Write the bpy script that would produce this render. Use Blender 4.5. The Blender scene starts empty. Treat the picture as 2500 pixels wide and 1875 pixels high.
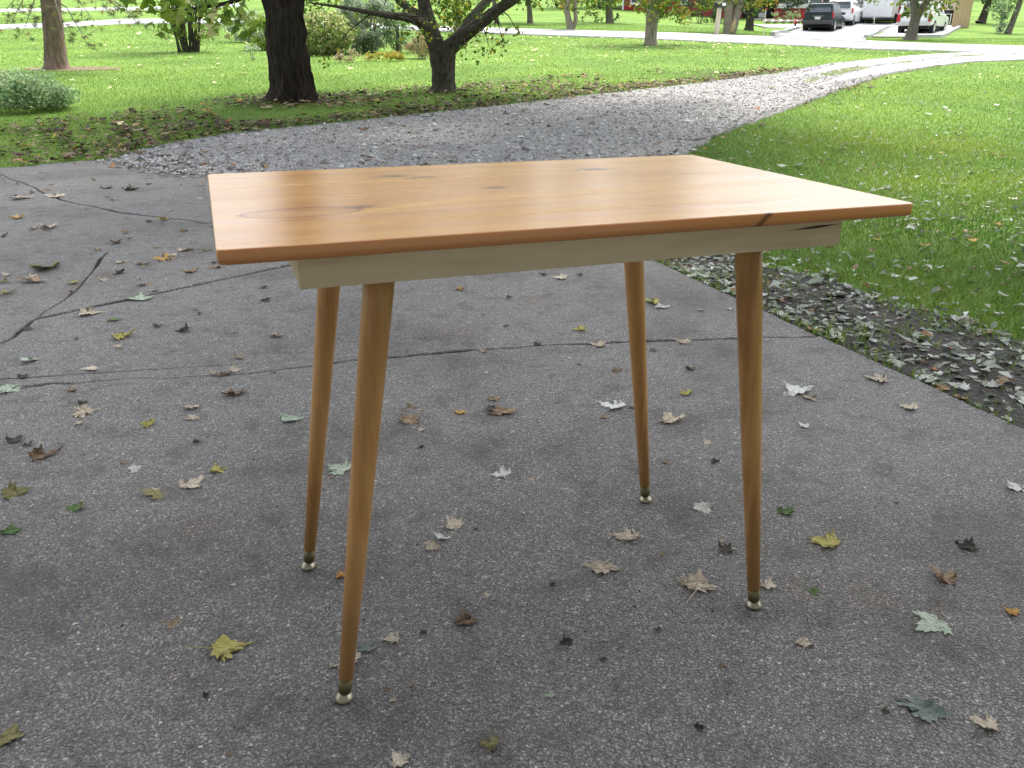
import bpy, bmesh, math, random
import numpy as np
from mathutils import Vector, Matrix
rng = np.random.default_rng(7)
random.seed(7)
SC = bpy.context.scene
COL = SC.collection

# ------------------------------------------------------------------ camera, sky, sun, exposure
F_PX, PITCH, ROLL, CAM_H = 2050.0, 0.3814, 0.0045, 0.97
FWD = np.array([0, math.cos(PITCH), -math.sin(PITCH)])
UP0 = np.array([0, math.sin(PITCH), math.cos(PITCH)])
RT0 = np.array([1.0, 0, 0])
CR = math.cos(ROLL) * RT0 + math.sin(ROLL) * UP0
CU = -math.sin(ROLL) * RT0 + math.cos(ROLL) * UP0
cam_d = bpy.data.cameras.new('camera')
cam = bpy.data.objects.new('camera', cam_d)
COL.objects.link(cam)
cam_d.sensor_width = 36.0
cam_d.lens = F_PX / 2500.0 * 36.0
cam_d.clip_start = 0.05
cam_d.clip_end = 2000
M3 = Matrix([[CR[i], CU[i], -FWD[i]] for i in range(3)])
cam.matrix_world = Matrix.Translation((0, 0, CAM_H)) @ M3.to_4x4()
SC.camera = cam

SUN_EL, SUN_AZ = math.radians(62), math.radians(24)     # azimuth measured from +Y towards +X
SUN_DIR = np.array([math.sin(SUN_AZ) * math.cos(SUN_EL), math.cos(SUN_AZ) * math.cos(SUN_EL), math.sin(SUN_EL)])
w = bpy.data.worlds.new('World')
SC.world = w
w.use_nodes = True
nt = w.node_tree
nt.nodes.clear()
sky = nt.nodes.new('ShaderNodeTexSky')
sky.sky_type = 'NISHITA'
sky.sun_disc = False
sky.sun_elevation = SUN_EL
sky.sun_rotation = SUN_AZ
sky.air_density = 1.0
sky.dust_density = 4.0
hs = nt.nodes.new('ShaderNodeHueSaturation')
hs.inputs['Saturation'].default_value = 0.32
bg = nt.nodes.new('ShaderNodeBackground')
bg.inputs['Strength'].default_value = 0.15
ow = nt.nodes.new('ShaderNodeOutputWorld')
nt.links.new(sky.outputs[0], hs.inputs['Color'])
nt.links.new(hs.outputs[0], bg.inputs['Color'])
nt.links.new(bg.outputs[0], ow.inputs['Surface'])
sun_d = bpy.data.lights.new('sun', 'SUN')
sun_d.energy = 2.1
sun_d.angle = math.radians(10)
sun_d.color = (1.0, 0.95, 0.87)
sun = bpy.data.objects.new('sun', sun_d)
COL.objects.link(sun)
sun.rotation_euler = Vector(SUN_DIR).to_track_quat('Z', 'Y').to_euler()
SC.view_settings.view_transform = 'Standard'
SC.view_settings.look = 'None'
SC.view_settings.exposure = 1.62
SC.view_settings.gamma = 1.0
SC.view_settings.use_curve_mapping = False
SC.cycles.max_bounces = 6
SC.cycles.transparent_max_bounces = 6
SC.cycles.use_denoising = True

# ------------------------------------------------------------------ terrain and picture -> ground helpers
PX = np.array([-50, 7.4, 9, 12, 18, 30, 36, 42, 60, 85, 200.])
PZ = np.array([0, 0, .075, .25, .53, 1.08, 1.45, 1.81, 2.95, 5.0, 13.0])
_h = np.diff(PX); _dl = np.diff(PZ) / _h; _m = np.zeros(len(PX))
for i in range(1, len(PX) - 1):
    if _dl[i-1] * _dl[i] > 0:
        w1 = 2*_h[i] + _h[i-1]; w2 = _h[i] + 2*_h[i-1]
        _m[i] = (w1 + w2) / (w1/_dl[i-1] + w2/_dl[i])
_m[-1] = _dl[-1]
def gprof(y):
    y = np.clip(y, PX[0], PX[-1])
    i = np.clip(np.searchsorted(PX, y, side='right') - 1, 0, len(PX) - 2)
    t = (y - PX[i]) / _h[i]
    return (2*t**3-3*t**2+1)*PZ[i] + (t**3-2*t**2+t)*_h[i]*_m[i] + (-2*t**3+3*t**2)*PZ[i+1] + (t**3-t**2)*_h[i]*_m[i+1]
def sst(a, b, x):
    t = np.clip((x - a) / (b - a), 0, 1)
    return t*t*(3 - 2*t)
def T(x, y):
    A = np.interp(y, [24, 36, 54, 62, 75], [0, .3, .75, .62, .55])
    return gprof(y) - A*sst(6, 18, x) + .008*np.logaddexp(0, -np.asarray(x, float))*sst(20, 40, y)
K = 2500 / 2212.0
def ray(u, v):
    return FWD + CR*(u*K - 1250)/F_PX - CU*(v*K - 937.5)/F_PX
O = np.array([0, 0, CAM_H])
def G(u, v):
    """place on the ground seen at (u, v) of the 2212 px wide view"""
    d = ray(u, v); a = prev = 0.5
    while a < 260:
        q = O + d*a
        if q[2] < T(q[0], q[1]): break
        prev = a; a *= 1.02
    for _ in range(40):
        mid = (prev + a)/2; q = O + d*mid
        if q[2] < T(q[0], q[1]): a = mid
        else: prev = mid
    return q
def PD(u, v, y):
    """point at depth y (metres ahead of the camera) seen at (u, v)"""
    d = ray(u, v)
    return O + d*(y/d[1])
def spp(q):
    """metres per view pixel (2212 wide) at a place"""
    return K * float((np.asarray(q) - O) @ FWD) / F_PX

# ------------------------------------------------------------------ noise
def _hash(i, j, k, s):
    n = (i*374761393 + j*668265263 + k*2147483647 + s*1274126177) & 0xffffffff
    n = ((n ^ (n >> 13)) * 1274126177) & 0xffffffff
    return ((n ^ (n >> 16)) & 0xffff) / 65535.0
def vnoise(x, y, z=0.0, s=0):
    x, y, z = np.broadcast_arrays(np.asarray(x, float), np.asarray(y, float), np.asarray(z, float))
    xi, yi, zi = np.floor(x).astype(np.int64), np.floor(y).astype(np.int64), np.floor(z).astype(np.int64)
    fx, fy, fz = x-xi, y-yi, z-zi
    fx, fy, fz = fx*fx*(3-2*fx), fy*fy*(3-2*fy), fz*fz*(3-2*fz)
    r = 0
    for a in (0, 1):
        for b in (0, 1):
            for c in (0, 1):
                wgt = (fx if a else 1-fx)*(fy if b else 1-fy)*(fz if c else 1-fz)
                r = r + wgt*_hash(xi+a, yi+b, zi+c, s)
    return r
def fbm(x, y, z=0.0, s=0, o=4):
    r = 0; a = .5
    for k in range(o):
        r = r + a*vnoise(x*2**k, y*2**k, np.asarray(z)*2**k, s+k); a *= .5
    return r

# ------------------------------------------------------------------ materials
def newmat(name):
    m = bpy.data.materials.new(name); m.use_nodes = True
    t = m.node_tree; t.nodes.clear()
    out = t.nodes.new('ShaderNodeOutputMaterial')
    return m, t, out
def N(t, ty, **kw):
    n = t.nodes.new(ty)
    for k, v in kw.items():
        if k == 'inp':
            for kk, vv in v.items(): n.inputs[kk].default_value = vv
        else: setattr(n, k, v)
    return n
def ramp(t, fac, stops, interp='LINEAR'):
    n = t.nodes.new('ShaderNodeValToRGB'); cr = n.color_ramp; cr.interpolation = interp
    while len(cr.elements) > 1: cr.elements.remove(cr.elements[-1])
    for i, (p, c) in enumerate(stops):
        e = cr.elements[0] if i == 0 else cr.elements.new(p)
        e.position = p; e.color = (*c, 1) if len(c) == 3 else c
    t.links.new(fac, n.inputs[0]); return n.outputs[0]
def mixc(t, fac, a, b, mode='MIX'):
    n = t.nodes.new('ShaderNodeMix'); n.data_type = 'RGBA'; n.blend_type = mode
    for s, v in ((n.inputs[0], fac), (n.inputs[6], a), (n.inputs[7], b)):
        if hasattr(v, 'links'): t.links.new(v, s)
        else: s.default_value = v if not isinstance(v, tuple) else ((*v, 1) if len(v) == 3 else v)
    return n.outputs[2]
def math_(t, op, a, b=None, c=None, clamp=False):
    n = t.nodes.new('ShaderNodeMath'); n.operation = op; n.use_clamp = clamp
    for i, v in enumerate((a, b, c)):
        if v is None: continue
        if hasattr(v, 'links'): t.links.new(v, n.inputs[i])
        else: n.inputs[i].default_value = v
    return n.outputs[0]
def coords(t, kind='Object', scale=(1, 1, 1), loc=(0, 0, 0)):
    tc = t.nodes.new('ShaderNodeTexCoord'); mp = t.nodes.new('ShaderNodeMapping')
    mp.inputs['Scale'].default_value = scale; mp.inputs['Location'].default_value = loc
    t.links.new(tc.outputs[kind], mp.inputs[0]); return mp.outputs[0]
def noise(t, vec, scale, detail=4, rough=.55, dist=0.0):
    n = N(t, 'ShaderNodeTexNoise', inp={'Scale': scale, 'Detail': detail, 'Roughness': rough, 'Distortion': dist})
    t.links.new(vec, n.inputs['Vector']); return n.outputs['Fac']
def voro(t, vec, scale, feature='F1', out='Distance', rand=1.0):
    n = N(t, 'ShaderNodeTexVoronoi', feature=feature, inp={'Scale': scale, 'Randomness': rand})
    t.links.new(vec, n.inputs['Vector']); return n.outputs[out]
def bump(t, h, strength=.3, dist=.01, normal=None):
    n = N(t, 'ShaderNodeBump', inp={'Strength': strength, 'Distance': dist})
    t.links.new(h, n.inputs['Height'])
    if normal is not None: t.links.new(normal, n.inputs['Normal'])
    return n.outputs[0]
def principled(t, out, col, rough=.7, metal=0.0, normal=None, spec=None, coat=None):
    b = t.nodes.new('ShaderNodeBsdfPrincipled')
    for s, v in (('Base Color', col), ('Roughness', rough), ('Metallic', metal), ('Specular IOR Level', spec), ('Coat Weight', coat)):
        if v is None: continue
        if hasattr(v, 'links'): t.links.new(v, b.inputs[s])
        else: b.inputs[s].default_value = (*v, 1) if isinstance(v, tuple) and len(v) == 3 else v
    if normal is not None: t.links.new(normal, b.inputs['Normal'])
    t.links.new(b.outputs[0], out.inputs[0]); return b
def plain(name, col, rough=.6, metal=0.0, var=.15, scale=6.0, bmp=0.0, bscale=60, spec=None):
    """painted / plain surface with slight procedural variation"""
    m, t, o = newmat(name); v = coords(t)
    f = noise(t, v, scale, 5)
    lo = tuple(c*(1-var) for c in col); hi = tuple(min(1, c*(1+var)) for c in col)
    c = ramp(t, f, [(.3, lo), (.7, hi)])
    nrm = bump(t, noise(t, v, bscale, 3), bmp, .01) if bmp else None
    principled(t, o, c, rough, metal, nrm, spec); return m
def leafmat(name, stops, trans=.35, rough=.55):
    """leaves: colour picked by the per-leaf random attribute, partly translucent"""
    m, t, o = newmat(name)
    a = N(t, 'ShaderNodeAttribute', attribute_name='rnd')
    c = ramp(t, a.outputs['Fac'], stops)
    vv = coords(t); c = mixc(t, .35, c, mixc(t, noise(t, vv, 40, 2), (.02, .02, .01), (1, 1, 1)), 'SOFT_LIGHT')
    b = N(t, 'ShaderNodeBsdfPrincipled', inp={'Roughness': rough, 'Specular IOR Level': .35})
    t.links.new(c, b.inputs['Base Color'])
    tr = t.nodes.new('ShaderNodeBsdfTranslucent')
    c2 = mixc(t, .4, c, (.5, .6, .08), 'MULTIPLY'); c2 = mixc(t, .5, c, c2)
    t.links.new(c, tr.inputs[0])
    mx = N(t, 'ShaderNodeMixShader', inp={0: trans})
    t.links.new(b.outputs[0], mx.inputs[1]); t.links.new(tr.outputs[0], mx.inputs[2])
    t.links.new(mx.outputs[0], o.inputs[0]); return m

MAT = {}
# --- concrete with exposed aggregate
def concrete_mat():
    m, t, o = newmat('concrete_aggregate'); v = coords(t)
    n0 = noise(t, v, 1.1, 5, .6)
    n1 = noise(t, v, 9, 5, .65)
    vd = N(t, 'ShaderNodeVectorMath', operation='MULTIPLY_ADD')
    nn = N(t, 'ShaderNodeTexNoise', inp={'Scale': 60, 'Detail': 3})
    t.links.new(v, nn.inputs['Vector']); t.links.new(nn.outputs['Color'], vd.inputs[0])
    vd.inputs[1].default_value = (.014, .014, .014); t.links.new(v, vd.inputs[2]); vw = vd.outputs[0]
    vc1 = N(t, 'ShaderNodeTexVoronoi', inp={'Scale': 205}); t.links.new(vw, vc1.inputs['Vector'])
    vc2 = N(t, 'ShaderNodeTexVoronoi', inp={'Scale': 460}); t.links.new(vw, vc2.inputs['Vector'])
    s1 = N(t, 'ShaderNodeSeparateColor'); t.links.new(vc1.outputs['Color'], s1.inputs[0])
    s2 = N(t, 'ShaderNodeSeparateColor'); t.links.new(vc2.outputs['Color'], s2.inputs[0])
    c1 = ramp(t, s1.outputs[0], [(0, (.06, .058, .057)), (.25, (.145, .141, .141)), (.7, (.2, .195, .195)), (.93, (.27, .263, .262)), (.975, (.46, .45, .44)), (1, (.72, .71, .68))])
    c2 = ramp(t, s2.outputs[1], [(0, (.04, .039, .039)), (.5, (.16, .155, .16)), (.9, (.29, .283, .285)), (1, (.6, .59, .57))])
    c = mixc(t, .5, c1, c2)
    # fine matrix showing between the stones
    edge = math_(t, 'MULTIPLY', vc1.outputs['Distance'], 150.0)
    gap = ramp(t, vc1.outputs['Distance'], [(.34, (0, 0, 0)), (.6, (1, 1, 1))])
    c = mixc(t, math_(t, 'MULTIPLY', gap, math_(t, 'MULTIPLY_ADD', n1, 1.2, .05, True)), c, (.055, .053, .051))
    st = ramp(t, n0, [(.34, (.58, .55, .52)), (.5, (1, 1, 1)), (.8, (1.08, 1.08, 1.09))])
    c = mixc(t, 1.0, c, st, 'MULTIPLY')
    st2 = ramp(t, n1, [(.36, (.45, .42, .39)), (.5, (1, 1, 1))])
    c = mixc(t, .7, c, mixc(t, 1.0, c, st2, 'MULTIPLY'))
    warm = ramp(t, noise(t, v, 2.3, 3), [(.54, (1, 1, 1)), (.72, (.9, .84, .78))])
    c = mixc(t, 1.0, c, warm, 'MULTIPLY')
    hgt = math_(t, 'ADD', math_(t, 'MULTIPLY', vc1.outputs['Distance'], -1.0), math_(t, 'MULTIPLY', vc2.outputs['Distance'], -.5))
    c = mixc(t, 1.0, c, (1.8, 1.77, 1.74), 'MULTIPLY')
    b = bump(t, hgt, 1.0, .010)
    principled(t, o, c, .62, 0, b, .5); return m
MAT['concrete'] = concrete_mat()

def ground_mat(name, stops, scale, b=.5, rough=.95, fine=45, mixf=.5):
    m, t, o = newmat(name); v = coords(t)
    f = math_(t, 'ADD', math_(t, 'MULTIPLY', noise(t, v, scale, 5, .6), 1-mixf), math_(t, 'MULTIPLY', noise(t, v, fine, 4, .7), mixf))
    c = ramp(t, f, stops)
    principled(t, o, c, rough, 0, bump(t, noise(t, v, fine, 4), b, .03), .2); return m
MAT['lawn'] = ground_mat('lawn_soil_and_grass', [(.3, (.05, .095, .015)), (.45, (.095, .175, .025)), (.58, (.14, .235, .037)), (.72, (.19, .265, .055))], .45, .7, .95, 55, .4)
MAT['gravel_base'] = ground_mat('gravel_base', [(.3, (.19, .182, .175)), (.5, (.31, .302, .295)), (.7, (.44, .43, .42))], 3, .8, .95, 70, .6)
MAT['track'] = ground_mat('sun_paled_track', [(.3, (.29, .282, .27)), (.5, (.42, .41, .4)), (.7, (.55, .54, .53))], 2.2, .5, .95, 40, .4)  # paler than the gravel base: sunlight on the far drive put into the colour
MAT['road'] = ground_mat('pale_road', [(.3, (.36, .36, .37)), (.55, (.44, .44, .45)), (.75, (.5, .5, .5))], .8, .3, .9, 30, .3)
MAT['neighbour_drive'] = ground_mat('worn_asphalt', [(.3, (.2, .2, .21)), (.55, (.27, .27, .28)), (.75, (.35, .35, .35))], .5, .3, .9, 25, .3)
MAT['mud'] = ground_mat('mud', [(.3, (.02, .018, .016)), (.5, (.045, .04, .036)), (.75, (.09, .08, .07))], 6, .9, .7, 60, .5)
MAT['bare'] = ground_mat('bare_soil', [(.3, (.1, .075, .05)), (.5, (.19, .14, .1)), (.75, (.28, .21, .15))], 4, .7, .95, 50, .5)

def stone_mat():
    m, t, o = newmat('gravel_stone')
    a = N(t, 'ShaderNodeAttribute', attribute_name='rnd')
    c = ramp(t, a.outputs['Fac'], [(0, (.11, .105, .1)), (.25, (.24, .233, .228)), (.6, (.34, .333, .33)), (.85, (.43, .422, .42)), (1, (.64, .63, .61))])
    principled(t, o, c, .85, 0, None, .3); return m
MAT['stone'] = stone_mat()

def grass_mat():
    m, t, o = newmat('grass_blade')
    a = N(t, 'ShaderNodeAttribute', attribute_name='rnd'); v = coords(t)
    c = ramp(t, a.outputs['Fac'], [(0, (.07, .135, .018)), (.4, (.125, .225, .03)), (.75, (.195, .31, .048)), (.93, (.27, .34, .08)), (1, (.38, .35, .16))])
    big = ramp(t, noise(t, v, .35, 4), [(.35, (.72, .85, .8)), (.5, (1, 1, 1)), (.68, (1.3, 1.1, .8))])
    c = mixc(t, 1.0, c, big, 'MULTIPLY')
    b = N(t, 'ShaderNodeBsdfPrincipled', inp={'Roughness': .42, 'Specular IOR Level': .55}); t.links.new(c, b.inputs['Base Color'])
    tr = t.nodes.new('ShaderNodeBsdfTranslucent'); t.links.new(c, tr.inputs[0])
    mx = N(t, 'ShaderNodeMixShader', inp={0: .4}); t.links.new(b.outputs[0], mx.inputs[1]); t.links.new(tr.outputs[0], mx.inputs[2])
    t.links.new(mx.outputs[0], o.inputs[0]); return m
MAT['grass'] = grass_mat()

def bark_mat(name, dark, light, sc=(9, 9, 1.6), moss=None):
    m, t, o = newmat(name); v = coords(t, 'Object', sc)
    f = noise(t, v, 3.2, 6, .65, .6)
    c = ramp(t, f, [(.33, dark), (.52, tuple((a+b)/2 for a, b in zip(dark, light))), (.7, light)])
    if moss:
        v2 = coords(t); c = mixc(t, math_(t, 'MULTIPLY', ramp(t, noise(t, v2, 2.5, 4), [(.5, (0, 0, 0)), (.65, (1, 1, 1))]), .5), c, moss)
    principled(t, o, c, .95, 0, bump(t, f, .9, .03), .15); return m
MAT['bark_maple'] = bark_mat('bark_maple', (.012, .010, .008), (.06, .048, .037))
MAT['bark_apple'] = bark_mat('bark_apple', (.03, .027, .022), (.12, .105, .085), (7, 7, 3), (.09, .1, .06))
MAT['bark_pine'] = bark_mat('bark_pine', (.12, .085, .065), (.3, .225, .18))
MAT['bark_pale'] = bark_mat('bark_pale', (.17, .145, .115), (.42, .37, .3))
MAT['bark_grey'] = bark_mat('bark_grey', (.1, .088, .075), (.25, .22, .19))
MAT['needles'] = leafmat('pine_needles', [(0, (.05, .08, .02)), (.5, (.13, .17, .05)), (.8, (.25, .22, .09)), (1, (.4, .2, .06))], .3)
MAT['leaf_maple'] = leafmat('leaf_maple', [(0, (.045, .1, .015)), (.5, (.1, .19, .02)), (.82, (.2, .27, .03)), (.95, (.45, .4, .04)), (1, (.5, .28, .03))], .4)
MAT['leaf_dark'] = leafmat('leaf_dark', [(0, (.012, .03, .008)), (.6, (.03, .06, .014)), (1, (.06, .1, .025))], .2)
MAT['leaf_mound'] = leafmat('leaf_mound', [(0, (.13, .23, .09)), (.5, (.27, .41, .2)), (.85, (.44, .56, .33)), (1, (.4, .4, .18))], .3)
MAT['leaf_silver'] = leafmat('leaf_silver', [(0, (.16, .22, .14)), (.5, (.32, .4, .28)), (1, (.5, .58, .44))], .45)
MAT['leaf_bright'] = leafmat('leaf_bright', [(0, (.08, .17, .015)), (.5, (.2, .33, .03)), (.85, (.36, .46, .08)), (1, (.6, .58, .28))], .45)
MAT['leaf_varied'] = leafmat('leaf_varied', [(0, (.1, .18, .03)), (.45, (.24, .36, .08)), (.75, (.5, .52, .25)), (1, (.62, .5, .34))], .45)
MAT['leaf_yellow'] = leafmat('leaf_yellow', [(0, (.15, .2, .03)), (.4, (.3, .32, .05)), (.7, (.5, .42, .07)), (1, (.52, .33, .05))], .35)
MAT['leaf_tan'] = leafmat('leaf_tan', [(0, (.15, .17, .06)), (.5, (.38, .3, .16)), (1, (.55, .45, .3))], .3)
MAT['litter_brown'] = leafmat('litter_brown', [(0, (.02, .015, .011)), (.4, (.075, .048, .03)), (.7, (.18, .125, .08)), (.9, (.38, .3, .21)), (.96, (.34, .11, .04)), (1, (.45, .35, .08))], .15, .8)
MAT['litter_silver'] = leafmat('litter_silver', [(0, (.09, .085, .065)), (.25, (.2, .22, .17)), (.55, (.38, .41, .34)), (.86, (.58, .6, .55)), (.93, (.28, .22, .14)), (1, (.3, .15, .07))], .15, .75)
MAT['litter_pale'] = leafmat('litter_pale', [(0, (.3, .32, .1)), (.5, (.5, .5, .25)), (1, (.7, .66, .45))], .2, .75)

MAT['fleck'] = leafmat('fleck', [(0, (.012, .01, .009)), (.55, (.04, .033, .027)), (.85, (.14, .11, .08)), (.94, (.4, .37, .32)), (1, (.6, .58, .53))], .0, .8)
def fallen(name, cols, spots=.45):
    m, t, o = newmat(name); v = coords(t); oi = t.nodes.new('ShaderNodeObjectInfo')
    f = math_(t, 'ADD', math_(t, 'MULTIPLY', noise(t, v, 3.5, 5, .7), .8), math_(t, 'MULTIPLY', oi.outputs['Random'], .2))
    c = ramp(t, f, [(.3, cols[0]), (.43, cols[1]), (.6, cols[2])])
    sp = ramp(t, noise(t, v, 11, 4, .7), [(.34, (.14, .11, .08)), (.43, (1, 1, 1))])
    c = mixc(t, spots, c, mixc(t, 1.0, c, sp, 'MULTIPLY'))
    b = N(t, 'ShaderNodeBsdfPrincipled', inp={'Roughness': .75, 'Specular IOR Level': .3}); t.links.new(c, b.inputs['Base Color'])
    t.links.new(bump(t, noise(t, v, 12, 4), .6, .03), b.inputs['Normal'])
    tr = t.nodes.new('ShaderNodeBsdfTranslucent'); t.links.new(c, tr.inputs[0])
    mx = N(t, 'ShaderNodeMixShader', inp={0: .15}); t.links.new(b.outputs[0], mx.inputs[1]); t.links.new(tr.outputs[0], mx.inputs[2])
    t.links.new(mx.outputs[0], o.inputs[0]); return m
FALL = {
 'yellow': fallen('fallen_yellow', ((.16, .15, .03), (.38, .35, .08), (.52, .46, .16)), .7),
 'palegreen': fallen('fallen_pale_green', ((.22, .31, .21), (.4, .49, .38), (.54, .6, .5)), .5),
 'cream': fallen('fallen_cream', ((.2, .16, .11), (.5, .42, .32), (.7, .62, .5)), .8),
 'white': fallen('fallen_white', ((.36, .36, .33), (.6, .6, .57), (.76, .76, .74)), .5),
 'brown': fallen('fallen_brown', ((.06, .04, .025), (.2, .13, .08), (.4, .3, .2)), .7),
 'green': fallen('fallen_green', ((.04, .085, .025), (.09, .165, .05), (.17, .25, .1)), .5),
 'olive': fallen('fallen_olive', ((.08, .08, .03), (.19, .18, .07), (.3, .27, .13)), .6),
 'orange': fallen('fallen_orange', ((.3, .13, .03), (.55, .28, .06), (.62, .45, .18)), .45),
 'dark': fallen('fallen_dark', ((.015, .013, .011), (.04, .034, .028), (.1, .085, .07)), .5),
 'greygreen': fallen('fallen_grey_green', ((.06, .08, .07), (.16, .2, .18), (.28, .33, .3)), .6),
}

# ------------------------------------------------------------------ mesh builders
def link(o, parent=None):
    COL.objects.link(o)
    if parent is not None: o.parent = parent
    return o
def tag(o, label=None, cat=None, group=None, kind=None):
    if label: o['label'] = label
    if cat: o['category'] = cat
    if group: o['group'] = group
    if kind: o['kind'] = kind
    return o
def thing(name, label, cat, loc=(0, 0, 0), rotz=0.0, group=None):
    o = bpy.data.objects.new(name, None); o.empty_display_size = .1
    COL.objects.link(o); o.location = tuple(float(c) for c in loc); o.rotation_euler = (0, 0, rotz)
    return tag(o, label, cat, group)
def fastmesh(name, V, Fc, mat=None, rnd=None, smooth=False):
    """V (n,3) array, Fc (m,k) array of equal polygons"""
    me = bpy.data.meshes.new(name); V = np.ascontiguousarray(V, np.float32); Fc = np.ascontiguousarray(Fc, np.int32)
    me.vertices.add(len(V)); me.vertices.foreach_set('co', V.ravel())
    k = Fc.shape[1]
    me.loops.add(Fc.size); me.loops.foreach_set('vertex_index', Fc.ravel())
    me.polygons.add(len(Fc)); me.polygons.foreach_set('loop_start', np.arange(0, Fc.size, k, dtype=np.int32))
    try: me.polygons.foreach_set('loop_total', np.full(len(Fc), k, np.int32))
    except Exception: pass
    me.polygons.foreach_set('use_smooth', np.full(len(Fc), smooth))
    if rnd is not None:
        a = me.attributes.new('rnd', 'FLOAT', 'POINT'); a.data.foreach_set('value', np.ascontiguousarray(rnd, np.float32))
    me.update(calc_edges=True); me.validate()
    if mat: me.materials.append(mat)
    return me
class MB:
    def __init__(s): s.v = []; s.f = []
    def add(s, vs, fs):
        o = len(s.v); s.v += [tuple(map(float, p)) for p in vs]; s.f += [tuple(i+o for i in f) for f in fs]; return s
    def box(s, a, b, bev=0.0):
        x0, y0, z0 = a; x1, y1, z1 = b
        if bev <= 0:
            return s.add([(x0,y0,z0),(x1,y0,z0),(x1,y1,z0),(x0,y1,z0),(x0,y0,z1),(x1,y0,z1),(x1,y1,z1),(x0,y1,z1)],
                         [(0,3,2,1),(4,5,6,7),(0,1,5,4),(1,2,6,5),(2,3,7,6),(3,0,4,7)])
        bm = bmesh.new(); bmesh.ops.create_cube(bm, size=1)
        for q in bm.verts: q.co = ((x0+x1)/2+q.co.x*(x1-x0), (y0+y1)/2+q.co.y*(y1-y0), (z0+z1)/2+q.co.z*(z1-z0))
        bmesh.ops.bevel(bm, geom=bm.edges[:], offset=bev, segments=2, affect='EDGES', profile=.5)
        bm.verts.index_update()
        s.add([q.co[:] for q in bm.verts], [[q.index for q in f.verts] for f in bm.faces]); bm.free(); return s
    def tube(s, pts, rad, n=8, cap=True):
        pts = [Vector(p) for p in pts]; rad = rad if hasattr(rad, '__len__') else [rad]*len(pts)
        rings = []; ref = None
        for i, p in enumerate(pts):
            d = (pts[min(i+1, len(pts)-1)] - pts[max(i-1, 0)]).normalized()
            if ref is None: ref = Vector((1, 0, 0)) if abs(d.x) < .9 else Vector((0, 1, 0))
            u = (ref - d*ref.dot(d)).normalized(); ref = u; w_ = d.cross(u)
            rings.append([p + (u*math.cos(a) + w_*math.sin(a))*rad[i] for a in [2*math.pi*k/n for k in range(n)]])
        vs = [q for r in rings for q in r]; fs = []
        for i in range(len(rings)-1):
            for k in range(n):
                fs.append((i*n+k, i*n+(k+1) % n, (i+1)*n+(k+1) % n, (i+1)*n+k))
        if cap: fs += [tuple(range(n-1, -1, -1)), tuple((len(rings)-1)*n+k for k in range(n))]
        return s.add(vs, fs)
    def lathe(s, prof, n=20, c=(0, 0, 0), axis='z'):
        vs = []; fs = []
        for (r, z) in prof:
            for k in range(n):
                a = 2*math.pi*k/n; x, y = r*math.cos(a), r*math.sin(a)
                vs.append((c[0]+x, c[1]+y, c[2]+z) if axis == 'z' else (c[0]+z, c[1]+x, c[2]+y))
        for i in range(len(prof)-1):
            for k in range(n): fs.append((i*n+k, i*n+(k+1) % n, (i+1)*n+(k+1) % n, (i+1)*n+k))
        fs += [tuple(range(n-1, -1, -1)), tuple((len(prof)-1)*n+k for k in range(n))]
        return s.add(vs, fs)
    def extr(s, poly, x0, x1, chamf=0.0, taper=0.0, ztop=None):
        """side profile poly [(y,z)] swept along x; chamfer narrows the outer ends"""
        st = [(x0, chamf), (x0+chamf, 0), (x1-chamf, 0), (x1, chamf)] if chamf else [(x0, 0), (x1, 0)]
        cy = sum(p[0] for p in poly)/len(poly); cz = sum(p[1] for p in poly)/len(poly)
        ly = max(p[0] for p in poly)-min(p[0] for p in poly); lz = max(p[1] for p in poly)-min(p[1] for p in poly)
        zmin = min(p[1] for p in poly); n = len(poly); vs = []
        xm = (x0+x1)/2
        for x, c in st:
            for (y, z) in poly:
                ky = 1-2*c/ly; kz = 1-2*c/lz; tz = (z-zmin)/lz
                vs.append((xm+(x-xm)*(1-taper*tz), cy+(y-cy)*ky, cz+(z-cz)*kz))
        fs = []
        for i in range(len(st)-1):
            for k in range(n): fs.append((i*n+k, i*n+(k+1) % n, (i+1)*n+(k+1) % n, (i+1)*n+k))
        fs += [tuple(range(n-1, -1, -1)), tuple((len(st)-1)*n+k for k in range(n))]
        return s.add(vs, fs)
    def build(s, name, mat, parent=None, smooth=False, bev=0.0):
        me = bpy.data.meshes.new(name); me.from_pydata(s.v, [], s.f)
        bm = bmesh.new(); bm.from_mesh(me); bmesh.ops.recalc_face_normals(bm, faces=bm.faces[:]); bm.to_mesh(me); bm.free()
        if smooth: me.polygons.foreach_set('use_smooth', [True]*len(me.polygons))
        if mat: me.materials.append(mat if not isinstance(mat, str) else MAT[mat])
        o = bpy.data.objects.new(name, me); link(o, parent)
        if bev:
            md = o.modifiers.new('bevel', 'BEVEL'); md.width = bev; md.segments = 2; md.limit_method = 'ANGLE'
        return o
def copy_tree(o, parent=None, **kw):
    c = o.copy(); COL.objects.link(c); c.parent = parent
    for ch in o.children: copy_tree(ch, c)
    return c
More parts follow.
